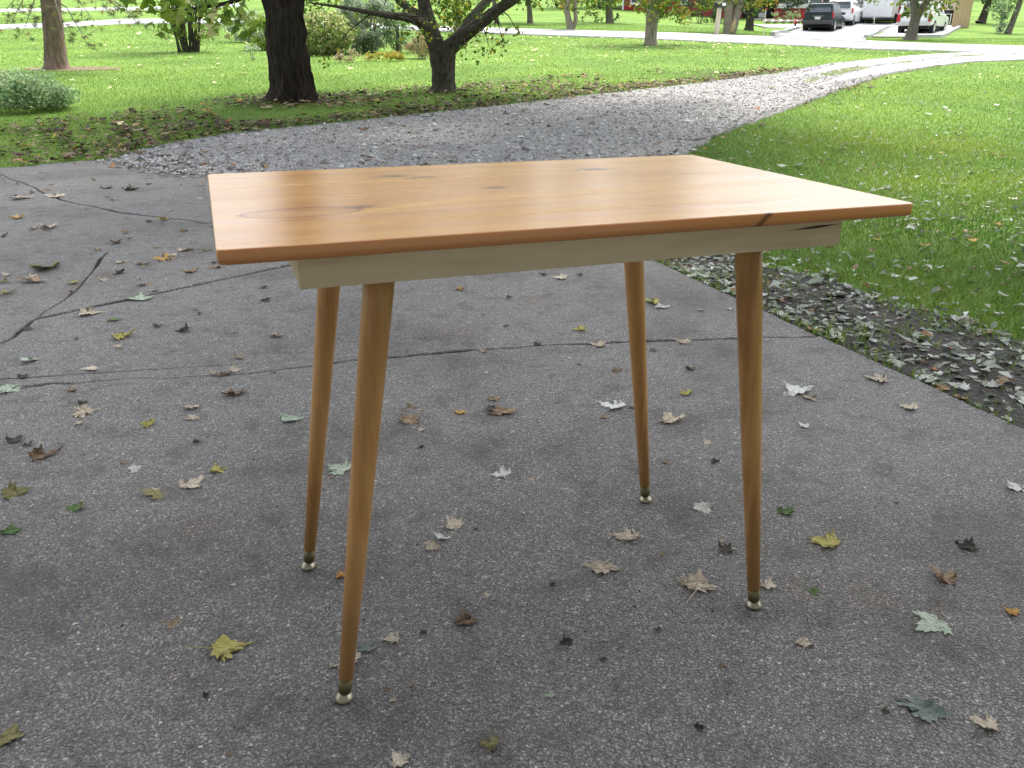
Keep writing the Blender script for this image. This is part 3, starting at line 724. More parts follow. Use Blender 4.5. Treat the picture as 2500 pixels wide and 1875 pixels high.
# apron rails: front, back, two ends
axl, ayw, zt, zb = L2-TB['ax'], W2-TB['ay'], H-th-.0005, H-th-TB['ah']
tk = .019
def rail(x0, y0, x1, y1, lab=None):
    o = MB().box((x0, y0, zb), (x1, y1, zt), .0015).build('apron_rail', MAT['apron'], table)
    if lab: o['label'] = lab
    return o
rail(-axl, -ayw, axl, -ayw+tk, 'pale front rail with a dark split near its right end')
rail(-axl, ayw-tk, axl, ayw)
rail(-axl+.0015, -ayw+tk+.0005, -axl+tk, ayw-tk-.0005)
rail(axl-tk, -ayw+tk+.0005, axl-.0015, ayw-tk-.0005)
for (fx, fy, tx_, ty_) in ((-.382, -.203, -.279, -.2), (-.392, .188, -.281, .2), (.374, .207, .283, .2), (.380, -.212, .281, -.2)):
    f0, t0 = Vector((fx, fy, 0)), Vector((tx_, ty_, zt))
    d = (t0-f0).normalized()
    # glide: flared foot standing flat, swivels on the ferrule
    legd = [(0.042, .0113), (.3, .0162), (.5, .0192), (.62, .0207), (.735, .0212)]
    pts = [f0+d*(s/.98) for s, _ in legd]; pts[-1] = t0
    lg = MB().tube(pts, [r for _, r in legd], 24).build('leg', MAT['leg'], table, True)
    lg.data.polygons.foreach_set('use_smooth', [len(p.vertices) == 4 for p in lg.data.polygons])
    fr = MB().tube([f0+d*.0125, f0+d*.0145, f0+d*.018, f0+d*.0422], [.0066, .0092, .0106, .0115], 20).build('ferrule', MAT['brass_dull'], lg, True)
    gl = MB().lathe([(.0105, 0.0), (.0132, .001), (.0146, .003), (.0147, .0042), (.0130, .0075), (.0106, .0110), (.0075, .0140), (.005, .018)], 24, (fx, fy, .0)).build('foot_glide', MAT['brass'], lg, True)
    fr.data.polygons.foreach_set('use_smooth', [len(p.vertices) == 4 for p in fr.data.polygons])
    # steel plate under the top that takes the leg
    MB().box((tx_-.03, ty_-.03, zt-.004), (tx_+.03, ty_+.03, zt-.001)).build('leg_plate', MAT['brass_dull'], table)
# ------------------------------------------------------------------ trees
def trunk_mesh(name, pts, rad, mat, parent, n=28, ridge=.06, rf=7, seed=0, flare=0.0, nz=None, sub=10):
    """bark covered limb: ridged tube along a path"""
    pts = np.asarray(pts, float); rad = np.asarray(rad, float)
    seg = np.linalg.norm(np.diff(pts, axis=0), axis=1); Ls = np.concatenate([[0], np.cumsum(seg)])
    m_ = nz or max(4, int(Ls[-1]*sub)); s = np.linspace(0, Ls[-1], m_)
    # smooth path
    P3 = np.stack([np.interp(s, Ls, pts[:, k]) for k in range(3)], 1); Rr = np.interp(s, Ls, rad)
    for _ in range(3):
        P3[1:-1] = (P3[:-2]+2*P3[1:-1]+P3[2:])/4; Rr[1:-1] = (Rr[:-2]+2*Rr[1:-1]+Rr[2:])/4
    V = []; ref = np.array([1.0, 0, 0])
    for i in range(m_):
        d = P3[min(i+1, m_-1)]-P3[max(i-1, 0)]; d /= np.linalg.norm(d)+1e-9
        if abs(d @ ref) > .95: ref = np.array([0, 1.0, 0])
        u = ref-d*(ref @ d); u /= np.linalg.norm(u); ref = u; v = np.cross(d, u)
        a = np.arange(n)*2*math.pi/n
        r = Rr[i]*(1+ridge*(np.abs(fbm(np.cos(a)*rf+9, np.sin(a)*rf+9, s[i]*2.2, seed, 3)-.45)*4-.5))
        if flare:
            fl = flare*math.exp(-s[i]/.22); r = r*(1+fl*(.55+.45*np.cos(a*5+seed)))
        V.append(P3[i]+np.outer(np.cos(a)*r, u)+np.outer(np.sin(a)*r, v))
    V = np.concatenate(V); k = np.arange(n); Fc = []
    for i in range(m_-1): Fc.append(np.stack([i*n+k, i*n+(k+1) % n, (i+1)*n+(k+1) % n, (i+1)*n+k], 1))
    o = bpy.data.objects.new(name, fastmesh(name, V, np.concatenate(Fc), mat, None, True)); link(o, parent); return o
def local(parent, pts): return np.asarray(pts, float)-np.array(parent.location)

# -- big maple at the edge of the drive
mp = G(632, 214); mp[2] -= .04
maple = thing('maple_tree', 'maple tree with thick dark ridged trunk rising from fallen leaves', 'tree', mp)
mtop = np.array([0, 0, 3.4])
trunk_mesh('trunk', [(0.02, 0, 0), (0.02, 0, .25), (0, 0, .7), (-.01, .02, 1.5), (-.03, .05, 2.4), (-.02, 0, 3.5)], [.30, .275, .255, .25, .27, .24], MAT['bark_maple'], maple, 84, .24, 9, 3, .42, 90)
limb_ends = []
for k, (dx, dy, dz) in enumerate([(3.4, -1.5, 3.4), (-3.0, -2.8, 2.6), (.6, -4.6, 3.2), (2.6, 2.2, 4.2), (-2.2, 2.0, 4.5), (4.6, .3, 2.4)]):
    p0 = np.array([0, 0, 2.7+.12*k]); p1 = np.array([dx*.35, dy*.35, 3.5+dz*.28]); p2 = np.array([dx, dy, 3.2+dz])
    trunk_mesh('limb', [p0, p1, p2], [.14, .1, .035], MAT['bark_maple'], maple, 12, .08, 5, 20+k, 0, 14)
    limb_ends.append(p2)
cp = np.vstack([clump_points(20000, (2.5, -.6, 6.4), (5.8, 5.0, 2.8), 150, 1.0, .2),
                clump_points(2600, (2.4, -1.6, 3.9), (4.4, 3.0, .7), 40, .6, .2)])
wx_ = cp+mp; left_gap = (wx_[:, 0]/wx_[:, 1] < -.27) & ((wx_[:, 2]-CAM_H)/wx_[:, 1] < .42)
keep = ~left_gap & ~((cp[:, 2] < 2.35) | ((cp[:, 2] < 3.0) & (cp[:, 1] > -.5)))
stuff_part('crown', leaves_mesh('crown', cp[keep], .17, MAT['leaf_maple'], None, .95, .2), maple)
# low bough with large leaves hanging into the top left of the view
bD = 9.6
bo = [PD(590, -60, bD+.6), PD(545, -14, bD+.2), PD(500, 8, bD), PD(430, 16, bD-.1), PD(395, 22, bD-.15)]
bough = trunk_mesh('bough', local(maple, [mp+np.array([-.1, -.1, 3.0]), mp+np.array([-.3, -1.2, 3.0])]+bo), [.06, .05, .035, .03, .022, .016, .008], MAT['bark_maple'], maple, 10, .05, 5, 33, 0, 40)
tw = [([PD(430, 16, bD-.1), PD(350, 26, bD-.3), PD(285, 24, bD-.4)], .007), ([PD(470, 12, bD), PD(455, 40, bD-.2), PD(450, 60, bD-.2)], .006), ([PD(500, 8, bD), PD(520, 35, bD-.1), PD(515, 50, bD-.1)], .006), ([PD(395, 20, bD-.1), PD(370, 2, bD-.2), PD(330, 5, bD-.3)], .006)]
lp = []
for pts, r in tw:
    o = MB().tube([tuple(q) for q in local(maple, pts)], [r, r*.7, r*.4], 6).build('twig', MAT['bark_maple'], bough); o.matrix_parent_inverse.identity()
    pts = np.array(pts)
    for _ in range(26):
        i = rng.integers(0, 2); f = rng.random(); lp.append(pts[i]*(1-f)+pts[i+1]*f+rng.normal(0, .08, 3)+np.array([0, 0, -.03]))
for _ in range(46):
    lp.append(PD(rng.uniform(300, 530), rng.uniform(-50, 40), bD+rng.normal(0, .25)))
lp = np.array(lp)
nbias = rng.normal(size=(len(lp), 3))*.6+np.array([0, -.9, .5])
stuff_part('leaf_spray', star_leaves('leaf_spray', local(maple, lp), .115, MAT['leaf_bright'], nbias), bough)

# -- apple tree, forked low
ap = G(957, 196); ap[2] -= .03
apple = thing('apple_tree', 'low forked tree with dark spreading limbs beside the maple', 'tree', ap)
aD = ap[1]
A_ = lambda u, v, dy=0: local(apple, PD(u, v, aD+dy))
px_m = spp(ap)
trunk_mesh('trunk', [A_(957, 199), A_(958, 190), A_(959, 160), A_(957, 130), A_(957, 108), A_(952, 92)], [29*px_m, 25*px_m, 23*px_m, 24*px_m, 27*px_m, 20*px_m], MAT['bark_apple'], apple, 48, .2, 4, 5, .12, 60)
limbs = [
 ([A_(948, 112), A_(935, 80), A_(926, 50), A_(918, 20), A_(912, -20), A_(905, -90, .4)], [22, 18, 16, 14, 12, 8]),
 ([A_(963, 112), A_(985, 90), A_(1010, 70, -.1), A_(1040, 48, -.2), A_(1075, 20, -.3), A_(1115, -4, -.4), A_(1190, -60, -.6)], [20, 16, 14, 13, 11.5, 10, 6]),
 ([A_(975, 98), A_(1000, 70, .2), A_(1018, 42, .3), A_(1040, 15, .5), A_(1070, -20, .7), A_(1100, -90, 1)], [13, 12, 11, 10, 9, 6]),
 ([A_(933, 72), A_(905, 45, -.2), A_(880, 36, -.4), A_(850, 35, -.6), A_(800, 27, -.9), A_(728, 14, -1.2), A_(670, 6, -1.4)], [14, 10.5, 8.5, 7, 5, 3, 1.5]),
 ([A_(925, 45), A_(890, 22, .2), A_(865, 6, .4), A_(835, -30, .6)], [10, 8, 7, 5]),
 ([A_(1012, 66), A_(1030, 60, -.4), A_(1058, 30, -.8), A_(1085, 10, -1.0), A_(1110, -40, -1.2)], [8, 7, 6, 5, 4]),
]
for k, (pts, r) in enumerate(limbs):
    trunk_mesh('limb', pts, np.array(r)*px_m, MAT['bark_apple'], apple, 18, .09, 5, 40+k, 0, 30)
tips = []
for k in range(26):
    b = limbs[[3, 3, 4, 1, 5, 2, 0, 1][k % 8]][0]; i = rng.integers(1, len(b)-1)
    p = b[i]+(b[i+1]-b[i])*rng.random(); e = p+np.array([rng.normal(0, .35), rng.normal(0, .3), -abs(rng.normal(.1, .25))])
    MB().tube([tuple(p), tuple((p+e)/2+[0, 0, .06]), tuple(e)], [.012, .008, .003], 5).build('twig', MAT['bark_apple'], apple)
    tips.append(e)
ac = [clump_points(3200, (0, 0, 3.3), (2.9, 2.4, 1.3), 60, .5, .3)]
for c_, n_ in ((A_(985, 30, .5), 260), (A_(1000, 60, .6), 120), (A_(965, 10, .4), 200), (A_(1060, 78, -.5), 22), (A_(1045, 88, -.5), 14), (A_(1010, 45, .6), 120), (A_(880, 5, .3), 60), (A_(940, 2, .2), 60)):
    ac.append(np.asarray(c_)+rng.normal(0, .16, (n_, 3))*[1, 1, .9])
for e in tips: ac.append(e+rng.normal(0, .07, (12, 3)))
ac = np.vstack(ac); zlim = A_(957, -12)[2]
stuff_part('crown', leaves_mesh('crown', ac, .07, MAT['leaf_maple'], None, .6), apple)

# -- pine at the left
pp = G(122, 148); pp[2] -= .03
pine = thing('pine_tree', 'pine with reddish grey trunk and drooping needle tufts at the left edge', 'tree', pp)
ps = spp(pp); Pn = lambda u, v, dy=0: local(pine, PD(u, v, pp[1]+dy))
trunk_mesh('trunk', [Pn(124, 152), Pn(122, 140), Pn(118, 100), Pn(114, 50), Pn(108, -10), Pn(104, -120), Pn(104, -300)], np.array([27, 23, 20.5, 20, 19.5, 18, 12])*ps, MAT['bark_pine'], pine, 48, .12, 5, 8, .15, 70)
tuft_c = []
for (a, b) in (((110, -20, 0), (50, 70, -1.0)), ((110, -10, 0), (140, 75, -1.2)), ((112, -30, 0), (215, 60, -1.0)), ((112, -40, 0), (290, 40, -1.5)), ((108, -25, 0), (5, 30, -.6)), ((112, -60, 0), (340, 75, -1.8)), ((110, -5, 0), (190, 95, -1.4)), ((110, -30, 0), (255, 10, -.8)), ((110, -50, 0), (20, 60, -1.2)), ((110, -50, 0), (310, 15, -1.2))):
    A0, B0 = Pn(*a), Pn(*b); mid = (A0+B0)/2+np.array([0, 0, .22])
    MB().tube([tuple(A0), tuple(mid), tuple(B0)], [.02, .012, .004], 6).build('branch', MAT['bark_grey'], pine)
    for f in np.linspace(.35, 1, 7):
        q = (1-f)**2*A0+2*f*(1-f)*mid+f*f*B0
        for _ in range(1 if f < .6 else 2):
            e = q+np.array([rng.normal(0, .16), rng.normal(0, .2), -abs(rng.normal(.05, .14))])
            MB().tube([tuple(q), tuple(e)], [.005, .002], 4).build('twig', MAT['bark_grey'], pine)
            tuft_c.append(e)
nv = []; nf = []; nr = []
for c_ in tuft_c:
    tr = rng.random()**1.5
    for _ in range(34):
        d = rng.normal(size=3); d /= np.linalg.norm(d); d = d*np.array([1, 1, .8])-[0, 0, .15]
        s_ = np.cross(d, rng.normal(size=3)); s_ /= np.linalg.norm(s_); L = rng.uniform(.06, .12)
        b0 = np.asarray(c_)+d*rng.uniform(0, .02); i = len(nv)
        nv += [b0-s_*.0035, b0+s_*.0035, b0+d*L]; nf.append((i, i+1, i+2)); nr += [min(1, tr*.8+rng.random()*.25)]*3
stuff_part('needle_tufts', fastmesh('needle_tufts', np.array(nv), np.array(nf), MAT['needles'], nr), pine)
hc = clump_points(5000, (0.2, .3, 7.5), (2.8, 2.4, 3.2), 60, .6, .2)
stuff_part('crown', leaves_mesh('crown', hc, .16, MAT['needles'], None, .25), pine)
blob_sheet('bare_soil', (pp[0]+.3, pp[1]+.1), 1.0, .6, 0, .004, 'bare', 5)

# -- smaller trees: (name words, base px, trunk path px, radius px, bark, crown spec)
def simple_tree(name, label, base, paths, bark, crowns=(), group=None, n=18, ridge=.09, flare=.12, extra=None):
    b = G(*base); b[2] -= .04
    t = thing(name, label, 'tree', b, 0, group); s = spp(b)
    for k, (pts, rad) in enumerate(paths):
        trunk_mesh('trunk' if k == 0 else 'limb', [local(t, PD(q[0], q[1], b[1]+(q[2] if len(q) > 2 else 0))) for q in pts], np.array(rad)*s, MAT[bark], t, n, ridge, 4, int(base[0]) % 97+k, flare if k == 0 else 0, 40)
    for (c, r, num, size, mat, clumps, cr) in crowns:
        cc = local(t, PD(c[0], c[1], b[1]+(c[2] if len(c) > 2 else 0)))
        stuff_part('crown', leaves_mesh('crown', clump_points(num, cc, r, clumps, cr, .1), size, MAT[mat], None, .8), t)
    return t
simple_tree('roadside_tree', 'pale trunk tree with yellow and orange leaves on the near roadside', (1407, 97),
    [([(1405, 99), (1405, 92), (1407, 60), (1410, 30), (1412, 0), (1412, -60)], [16, 13.5, 13, 14, 12, 9]), ([(1412, 45), (1425, 15), (1440, -20)], [8, 6, 4])], 'bark_pale',
    [((1414, 2), (.45, .5, .3), 260, .085, 'leaf_yellow', 18, .2), ((1450, 24), (.8, .6, .4), 420, .085, 'leaf_maple', 26, .22), ((1420, -80), (2.4, 2, 1.6), 2600, .13, 'leaf_maple', 50, .5), ((1480, 35), (.25, .3, .35), 120, .08, 'leaf_yellow', 8, .15)])
simple_tree('mailbox_tree', 'twin trunked tree with a pale bark wound beside the mailbox', (1580, 72),
    [([(1570, 74), (1571, 68), (1573, 40), (1575, 0), (1576, -40)], [11, 9.5, 9, 8.5, 8]), ([(1580, 73), (1585, 60), (1592, 30), (1602, 0), (1612, -40)], [8, 8.5, 8, 7, 6])], 'bark_pale',
    [((1560, -6), (1.0, .8, .35), 260, .1, 'leaf_bright', 14, .25), ((1640, 2), (1.2, .8, .5), 320, .1, 'leaf_yellow', 16, .25), ((1600, -70), (3, 2.5, 1.8), 2400, .17, 'leaf_maple', 50, .6)])
simple_tree('shade_tree', 'dark trunked tree in shade behind the mailbox', (1617, 65),
    [([(1617, 66), (1618, 62), (1621, 40), (1623, 20), (1625, -30)], [11, 9, 8, 8, 7])], 'bark_apple',
    [((1625, 5), (1.6, 1, .55), 700, .12, 'leaf_dark', 24, .35), ((1700, 6), (1.6, .9, .5), 600, .13, 'leaf_dark', 20, .3), ((1650, -60), (3.2, 2.4, 1.6), 2400, .18, 'leaf_maple', 50, .6)])
simple_tree('driveway_tree', 'forked tree on the grass in front of the white pickup', (1966, 86),
    [([(1966, 88), (1967, 82), (1972, 60), (1978, 40), (1978, 20), (1973, 0), (1965, -40)], [18, 13, 10.5, 10.5, 9, 8, 6]), ([(1978, 42), (1990, 22), (2003, 2), (2015, -30)], [8.5, 7.5, 6.5, 5])], 'bark_grey',
    [((1990, -50), (3.2, 2.5, 1.6), 2400, .17, 'leaf_maple', 46, .6)])
simple_tree('far_right_tree', 'dark leaning tree on the grass right of the tan fence', (2120, 50),
    [([(2118, 51), (2121, 46), (2128, 25), (2135, 5), (2142, -30)], [12, 9, 7.5, 6.5, 6])], 'bark_apple',
    [((2150, -30), (2.5, 2, 1.3), 1200, .18, 'leaf_dark', 36, .6)])
simple_tree('ivy_tree', 'leaning tree wrapped in hanging grey green leaves at the right edge', (2178, 72),
    [([(2176, 73), (2180, 66), (2190, 40), (2200, 15), (2210, -20)], [8, 6.5, 6, 5.5, 5])], 'bark_grey',
    [((2166, 45), (.5, .5, 1.0), 700, .1, 'leaf_silver', 26, .25), ((2150, 30), (.6, .5, .6), 420, .1, 'leaf_mound', 18, .25), ((2180, 10), (.8, .7, .6), 420, .12, 'leaf_mound', 16, .3), ((2200, -40), (2.6, 2, 1.3), 1400, .18, 'leaf_maple', 40, .6)])
simple_tree('lawn_tree', 'slim grey trunk on the far lawn just across the road', (1146, 50),
    [([(1146, 51), (1145, 47), (1144, 25), (1142, 0), (1141, -40)], [8, 6.2, 5.6, 5, 4.5])], 'bark_grey', [((1140, -70), (3, 2.5, 2), 1500, .2, 'leaf_maple', 40, .7)])
simple_tree('leaning_tree', 'crooked pale twin trunk with sparse leaves beside the road', (1232, 64),
    [([(1232, 65), (1232, 60), (1228, 40), (1224, 22), (1228, 0), (1230, -40)], [10, 7.5, 6.5, 6, 5.5, 5]), ([(1238, 60), (1244, 42), (1242, 20), (1242, -30)], [5, 4.5, 4, 3.5])], 'bark_pale',
    [((1222, 8), (.5, .4, .35), 160, .1, 'leaf_yellow', 10, .2), ((1262, 30), (.35, .3, .4), 70, .1, 'leaf_maple', 7, .15), ((1230, -60), (2.6, 2.2, 1.6), 1500, .18, 'leaf_maple', 40, .6)])
simple_tree('hanging_branch_tree', 'grey trunk with drooping leafy branches left of the red house', (1316, 49),
    [([(1317, 50), (1317, 46), (1316, 25), (1314, 0), (1312, -40)], [9.5, 8, 7.5, 7, 6.5])], 'bark_grey',
    [((1296, 22), (.7, .6, .75), 260, .11, 'leaf_maple', 16, .22), ((1330, 40), (.15, .2, .3), 50, .1, 'leaf_dark', 5, .12), ((1316, -50), (3, 2.5, 1.6), 1700, .2, 'leaf_maple', 40, .7)])
simple_tree('distant_tree', 'stubby trunk at the far road edge right of the forked tree', (1073, 50),
    [([(1073, 51), (1073, 47), (1071, 30), (1068, 10), (1066, -30)], [7.5, 5.5, 5, 4.5, 4])], 'bark_grey', [((1060, -60), (3, 2.5, 1.8), 1400, .2, 'leaf_maple', 36, .7)])
simple_tree('birch_tree', 'pale slim trunk seen between the limbs of the forked tree', (987, 66),
    [([(986, 67), (986, 62), (986, 40), (988, 10), (988, -40)], [5, 4.2, 4, 3.6, 3])], 'bark_pale', [((985, 15), (.9, .7, .8), 420, .12, 'leaf_bright', 20, .3)])
simple_tree('boundary_tree', 'grey trunk behind the silvery shrub across the lawn', (757, 71),
    [([(757, 75), (757, 70), (757, 45), (757, 20), (756, -40)], [9, 7.5, 7, 6.5, 6])], 'bark_grey', [((750, -60), (3, 2.5, 2), 1500, .2, 'leaf_maple', 36, .7)])

# ------------------------------------------------------------------ shrubs
def shrub(name, label, base, rx, ry, rz, num, size, mat, clumps, cr, stems=8, stem_mat='bark_grey', stem_h=.7, hollow=.4, zc=.55, group=None, aspect=.55):
    b = G(*base); t = thing(name, label, 'shrub', b, 0, group)
    for k in range(stems):
        a = rng.uniform(0, 6.28); q = rng.uniform(.3, .95)
        p1 = np.array([math.cos(a)*rx*q, math.sin(a)*ry*q, rz*2*stem_h*rng.uniform(.7, 1.1)])
        MB().tube([(math.cos(a)*rx*.15, math.sin(a)*ry*.15, -.05), tuple(p1*[.45, .45, .55]), tuple(p1)], [.028*rz, .018*rz, .006*rz], 6).build('stem', MAT[stem_mat], t)
    P_ = clump_points(num, (0, 0, rz*zc*1.8), (rx, ry, rz), clumps, cr, hollow); P_ = P_[P_[:, 2] > .02]
    stuff_part('foliage', leaves_mesh('foliage', P_, size, MAT[mat], None, aspect), t)
    return t
bL = G(60, 246)
shrub('mound_shrub', 'low rounded pale green shrub on the lawn at the left edge', (40, 234), .72, .5, .2, 11000, .045, 'leaf_mound', 150, .17, 10, 'bark_grey', .6, .7, .5)
# many-stemmed dark shrub
ms = G(408, 112)
mst = thing('stemmed_shrub', 'dark shrub of many upright bare stems spreading from one base', 'shrub', ms)
for k in range(44):
    a = rng.uniform(0, 6.28); q = rng.uniform(.2, 1)**.8; h_ = rng.uniform(1.5, 2.3)
    e = np.array([math.cos(a)*1.05*q, math.sin(a)*.95*q, h_]); b0 = np.array([math.cos(a)*.28*rng.random(), math.sin(a)*.24*rng.random(), -.03])
    MB().tube([tuple(b0), tuple(b0*.5+e*np.array([.35, .35, .45])), tuple(e)], [.022, .016, .006], 5).build('stem', MAT['bark_apple'], mst)
lf = np.vstack([clump_points(4200, (0, 0, 1.9), (1.35, 1.1, .9), 80, .28, .4), clump_points(1300, (0, 0, .75), (.85, .7, .55), 50, .16, .6)])
stuff_part('foliage', leaves_mesh('foliage', lf[lf[:, 2] > .05], .065, MAT['leaf_maple'], None, .6), mst)
shrub('hydrangea', 'bright leafy green shrub peeking out left of the maple trunk', (580, 108), .55, .45, .42, 3600, .085, 'leaf_bright', 50, .18, 8, hollow=.7)
shrub('leggy_shrub', 'loose grey green shrub behind the bright one left of the maple', (545, 90), .85, .6, .42, 3400, .075, 'leaf_silver', 56, .22, 8, hollow=.6)
shrub('variegated_shrub', 'cream and green shrub on the lawn right of the maple trunk', (694, 118), .86, .65, .5, 9500, .08, 'leaf_varied', 110, .22, 8, hollow=.7)
shrub('silvery_shrub', 'tall silvery grey green shrub left of the forked tree', (795, 114), .72, .55, .85, 9500, .07, 'leaf_silver', 110, .22, 16, 'bark_pale', .8, .6)
shrub('upright_shrub', 'upright green shrub with thin stems beside the silvery one', (862, 114), .36, .36, .65, 2300, .06, 'leaf_mound', 46, .18, 18, 'bark_grey', .85, .5)
shrub('yellow_flowers', 'low patch of yellow flowering plants under the silvery shrub', (836, 131), .55, .25, .08, 1500, .045, 'leaf_yellow', 44, .09, 6, 'bark_grey', .5)
shrub('edging_plant', 'small green plants left of the yellow flower patch', (758, 134), .35, .22, .12, 500, .05, 'leaf_tan', 18, .1, 4)
shrub('straw_grass', 'tan dry grass clump beside the forked trunk', (912, 126), .42, .35, .3, 1500, .09, 'leaf_tan', 34, .14, 10, 'bark_pale', .6, .3, .5, None, .18)
shrub('low_weed', 'tiny grey green sapling alone on the lawn left of the maple', (546, 130), .16, .14, .2, 150, .05, 'leaf_silver', 14, .07, 5)
# ground cover of the far flower bed beside the red house and the dark evergreens by its wall
shrub('evergreen_shrub', 'dark evergreen shrub against the red wall', (1510, 50), 1.3, .8, .95, 2000, .11, 'leaf_dark', 46, .32, 5, group=None)
shrub('shadowed_shrub', 'black green shrub behind the mailbox', (1560, 50), 1.0, .8, .95, 1700, .11, 'leaf_dark', 40, .32, 5)
shrub('flower_bed', 'loose green flower bed plants below the red wall near the dark car', (1700, 47), 1.3, .35, .35, 1000, .09, 'leaf_mound', 30, .2, 6)
shrub('spruce_shrub', 'small dark spruce at the top of the far lawn', (1300, 16), 2.0, 1.6, 2.4, 2200, .22, 'leaf_dark', 50, .6, 4)
shrub('blue_spruce', 'bluish spruce beyond the far lawn near the red house', (1220, 18), 2.6, 1.8, 2.2, 2200, .24, 'leaf_dark', 50, .6, 4)
# -- unseen maple added right of the view so its crown shades the concrete
m2 = np.array([8.6, 6.6, float(T(8.6, 6.6))])
maple2 = thing('shade_maple', 'unseen broad maple added on the right lawn to shade the concrete', 'tree', m2)
trunk_mesh('trunk', [(0, 0, -.05), (0, 0, .3), (0, .03, 1.5), (-.1, .05, 3.2), (-.2, 0, 4.6)], [.34, .3, .27, .26, .2], MAT['bark_maple'], maple2, 32, .14, 6, 13, .3, 40)
for k, (dx, dy, dz) in enumerate([(-4.5, -1.2, 3.2), (-3.5, 2.6, 3.4), (-1.2, -3.6, 3.8), (2.4, 1.5, 3.5), (-6.0, .8, 3.0)]):
    trunk_mesh('limb', [(-.15, 0, 3.4+.2*k), (dx*.35-.1, dy*.35, 4.2+dz*.3+.1*k), (dx, dy, 4.2+dz)], [.14, .1, .03], MAT['bark_maple'], maple2, 10, .08, 5, 60+k, 0, 14)
CANOPY = (12500, (-5.9, -.4, 8.0), (5.0, 4.4, 2.0), 110, 1.1)
cq = clump_points(*CANOPY, .1)
stuff_part('crown', leaves_mesh('crown', cq, .2, MAT['leaf_maple'], None, .95), maple2)

# ------------------------------------------------------------------ grass blades (nobody could count them)
def blades(name, n, ylo, yhi, hgt, wid, region, curve=False, seed=0, dens=None):
    # sample places uniformly over the view wedge between two depths
    y = np.sqrt(rng.uniform(ylo**2, yhi**2, n)); x = rng.uniform(-.68, .68, n)*y*1.02
    ok = ~(inpoly(x, y, slab_poly) | inpoly(x, y, drive_poly) | inpoly(x, y, road_poly)) & region(x, y)
    if dens is not None: ok &= rng.random(n) < dens(x, y)
    x, y = x[ok], y[ok]; n = len(x)
    z = LZ(x, y)-.014
    pn = fbm(x*1.3, y*1.3, 0, 21+seed)
    h = hgt*rng.uniform(.45, 1.25, n)*(.7+.6*pn); a = rng.uniform(0, 6.283, n); ln = rng.normal(0, .55, (n, 2))
    wv = wid*rng.uniform(.6, 1.3, n)
    sx, sy = np.cos(a)*wv*.5, np.sin(a)*wv*.5
    b0 = np.stack([x-sx, y-sy, z], 1); b1 = np.stack([x+sx, y+sy, z], 1)
    rn = np.clip(rng.random(n)*.65+pn*.45-.05, 0, 1)
    if not curve:
        tip = np.stack([x+ln[:, 0]*h, y+ln[:, 1]*h, z+h], 1)
        V = np.stack([b0, b1, tip], 1).reshape(-1, 3); Fc = np.arange(3*n).reshape(n, 3)
        return fastmesh(name, V, Fc, MAT['grass'], np.repeat(rn, 3))
    m0 = np.stack([x-sx*.8+ln[:, 0]*h*.3, y-sy*.8+ln[:, 1]*h*.3, z+h*.55], 1); m1 = np.stack([x+sx*.8+ln[:, 0]*h*.3, y+sy*.8+ln[:, 1]*h*.3, z+h*.55], 1)
    tip = np.stack([x+ln[:, 0]*h, y+ln[:, 1]*h, z+h*.88], 1)
    V = np.stack([b0, b1, m1, m0, tip], 1).reshape(-1, 3); i = np.arange(n)*5
    Fc = np.concatenate([np.stack([i, i+1, i+2], 1), np.stack([i, i+2, i+3], 1), np.stack([i+3, i+2, i+4], 1)])
    return fastmesh(name, V, Fc, MAT['grass'], np.repeat(rn, 5))
# mud patch beside the concrete: bare strip along its right edge
def mud_d(x, y):
    """distance to the right of the concrete edge"""
    return (x-(.71+.359*(4.04-y)))*.941
def mudness(x, y):
    d = mud_d(x, y); n_ = fbm(x*1.1+3, y*1.1, 0, 77)
    return sst(.10, .02, np.abs(d-.2)-.34*sst(5.8, 3.4, y)-(n_-.5)*1.3)*(d > -.02)*sst(5.9, 4.9, y)
right_near = lambda x, y: mud_d(x, y) > -.015
g_obj = []
def grass_obj(me, label):
    o = bpy.data.objects.new('grass', me); COL.objects.link(o); tag(o, label, 'grass', None, 'stuff'); return o
grass_obj(blades('grass', 360000, 1.2, 11.5, .044, .0048, lambda x, y: (mud_d(x, y) > -.012) & (x > 0), True, 0, lambda x, y: sst(11.5, 5.0, y)**.7*(1-np.clip(mudness(x, y)*1.1*sst(.015, .06, mud_d(x, y))*(.45+.55*(fbm(x*5, y*5, 0, 95) > .42)), 0, .96))), 'short green grass of the lawn right of the concrete')
grass_obj(blades('grass', 330000, 5.0, 20, .036, .0065, lambda x, y: (x < 0) | (mud_d(x, y) > .05), False, 1, lambda x, y: np.where(x > 0, sst(5.0, 11.0, y), 1)*sst(20, 12, y)), 'mown grass along both sides of the gravel drive')
grass_obj(blades('grass', 230000, 11, 46, .036, .015, lambda x, y: x < 99, False, 2, lambda x, y: sst(11, 19, y)), 'bright mown grass of the lawns reaching to the road')
gs, _ = scatter_ribbon(between(.42, .36, .92), between(.6, .36, .92), 5200)
gs = gs[rng.random(len(gs)) < sst(.4, .55, fbm(gs[:, 0]*.9, gs[:, 1]*.9, 0, 88))]; n_ = len(gs); zz_ = T(gs[:, 0], gs[:, 1])+.004; an = rng.uniform(0, 6.28, n_); hh_ = rng.uniform(.015, .04, n_)
gv = np.stack([np.column_stack([gs[:, 0]-np.cos(an)*.006, gs[:, 1]-np.sin(an)*.006, zz_]), np.column_stack([gs[:, 0]+np.cos(an)*.006, gs[:, 1]+np.sin(an)*.006, zz_]), np.column_stack([gs+rng.normal(0, .02, (n_, 2)), zz_+hh_])], 1).reshape(-1, 3)
grass_obj(fastmesh('grass', gv, np.arange(3*n_).reshape(n_, 3), MAT['grass'], np.repeat(.5+.5*rng.random(n_), 3)), 'thin grass growing between the wheel tracks of the drive')
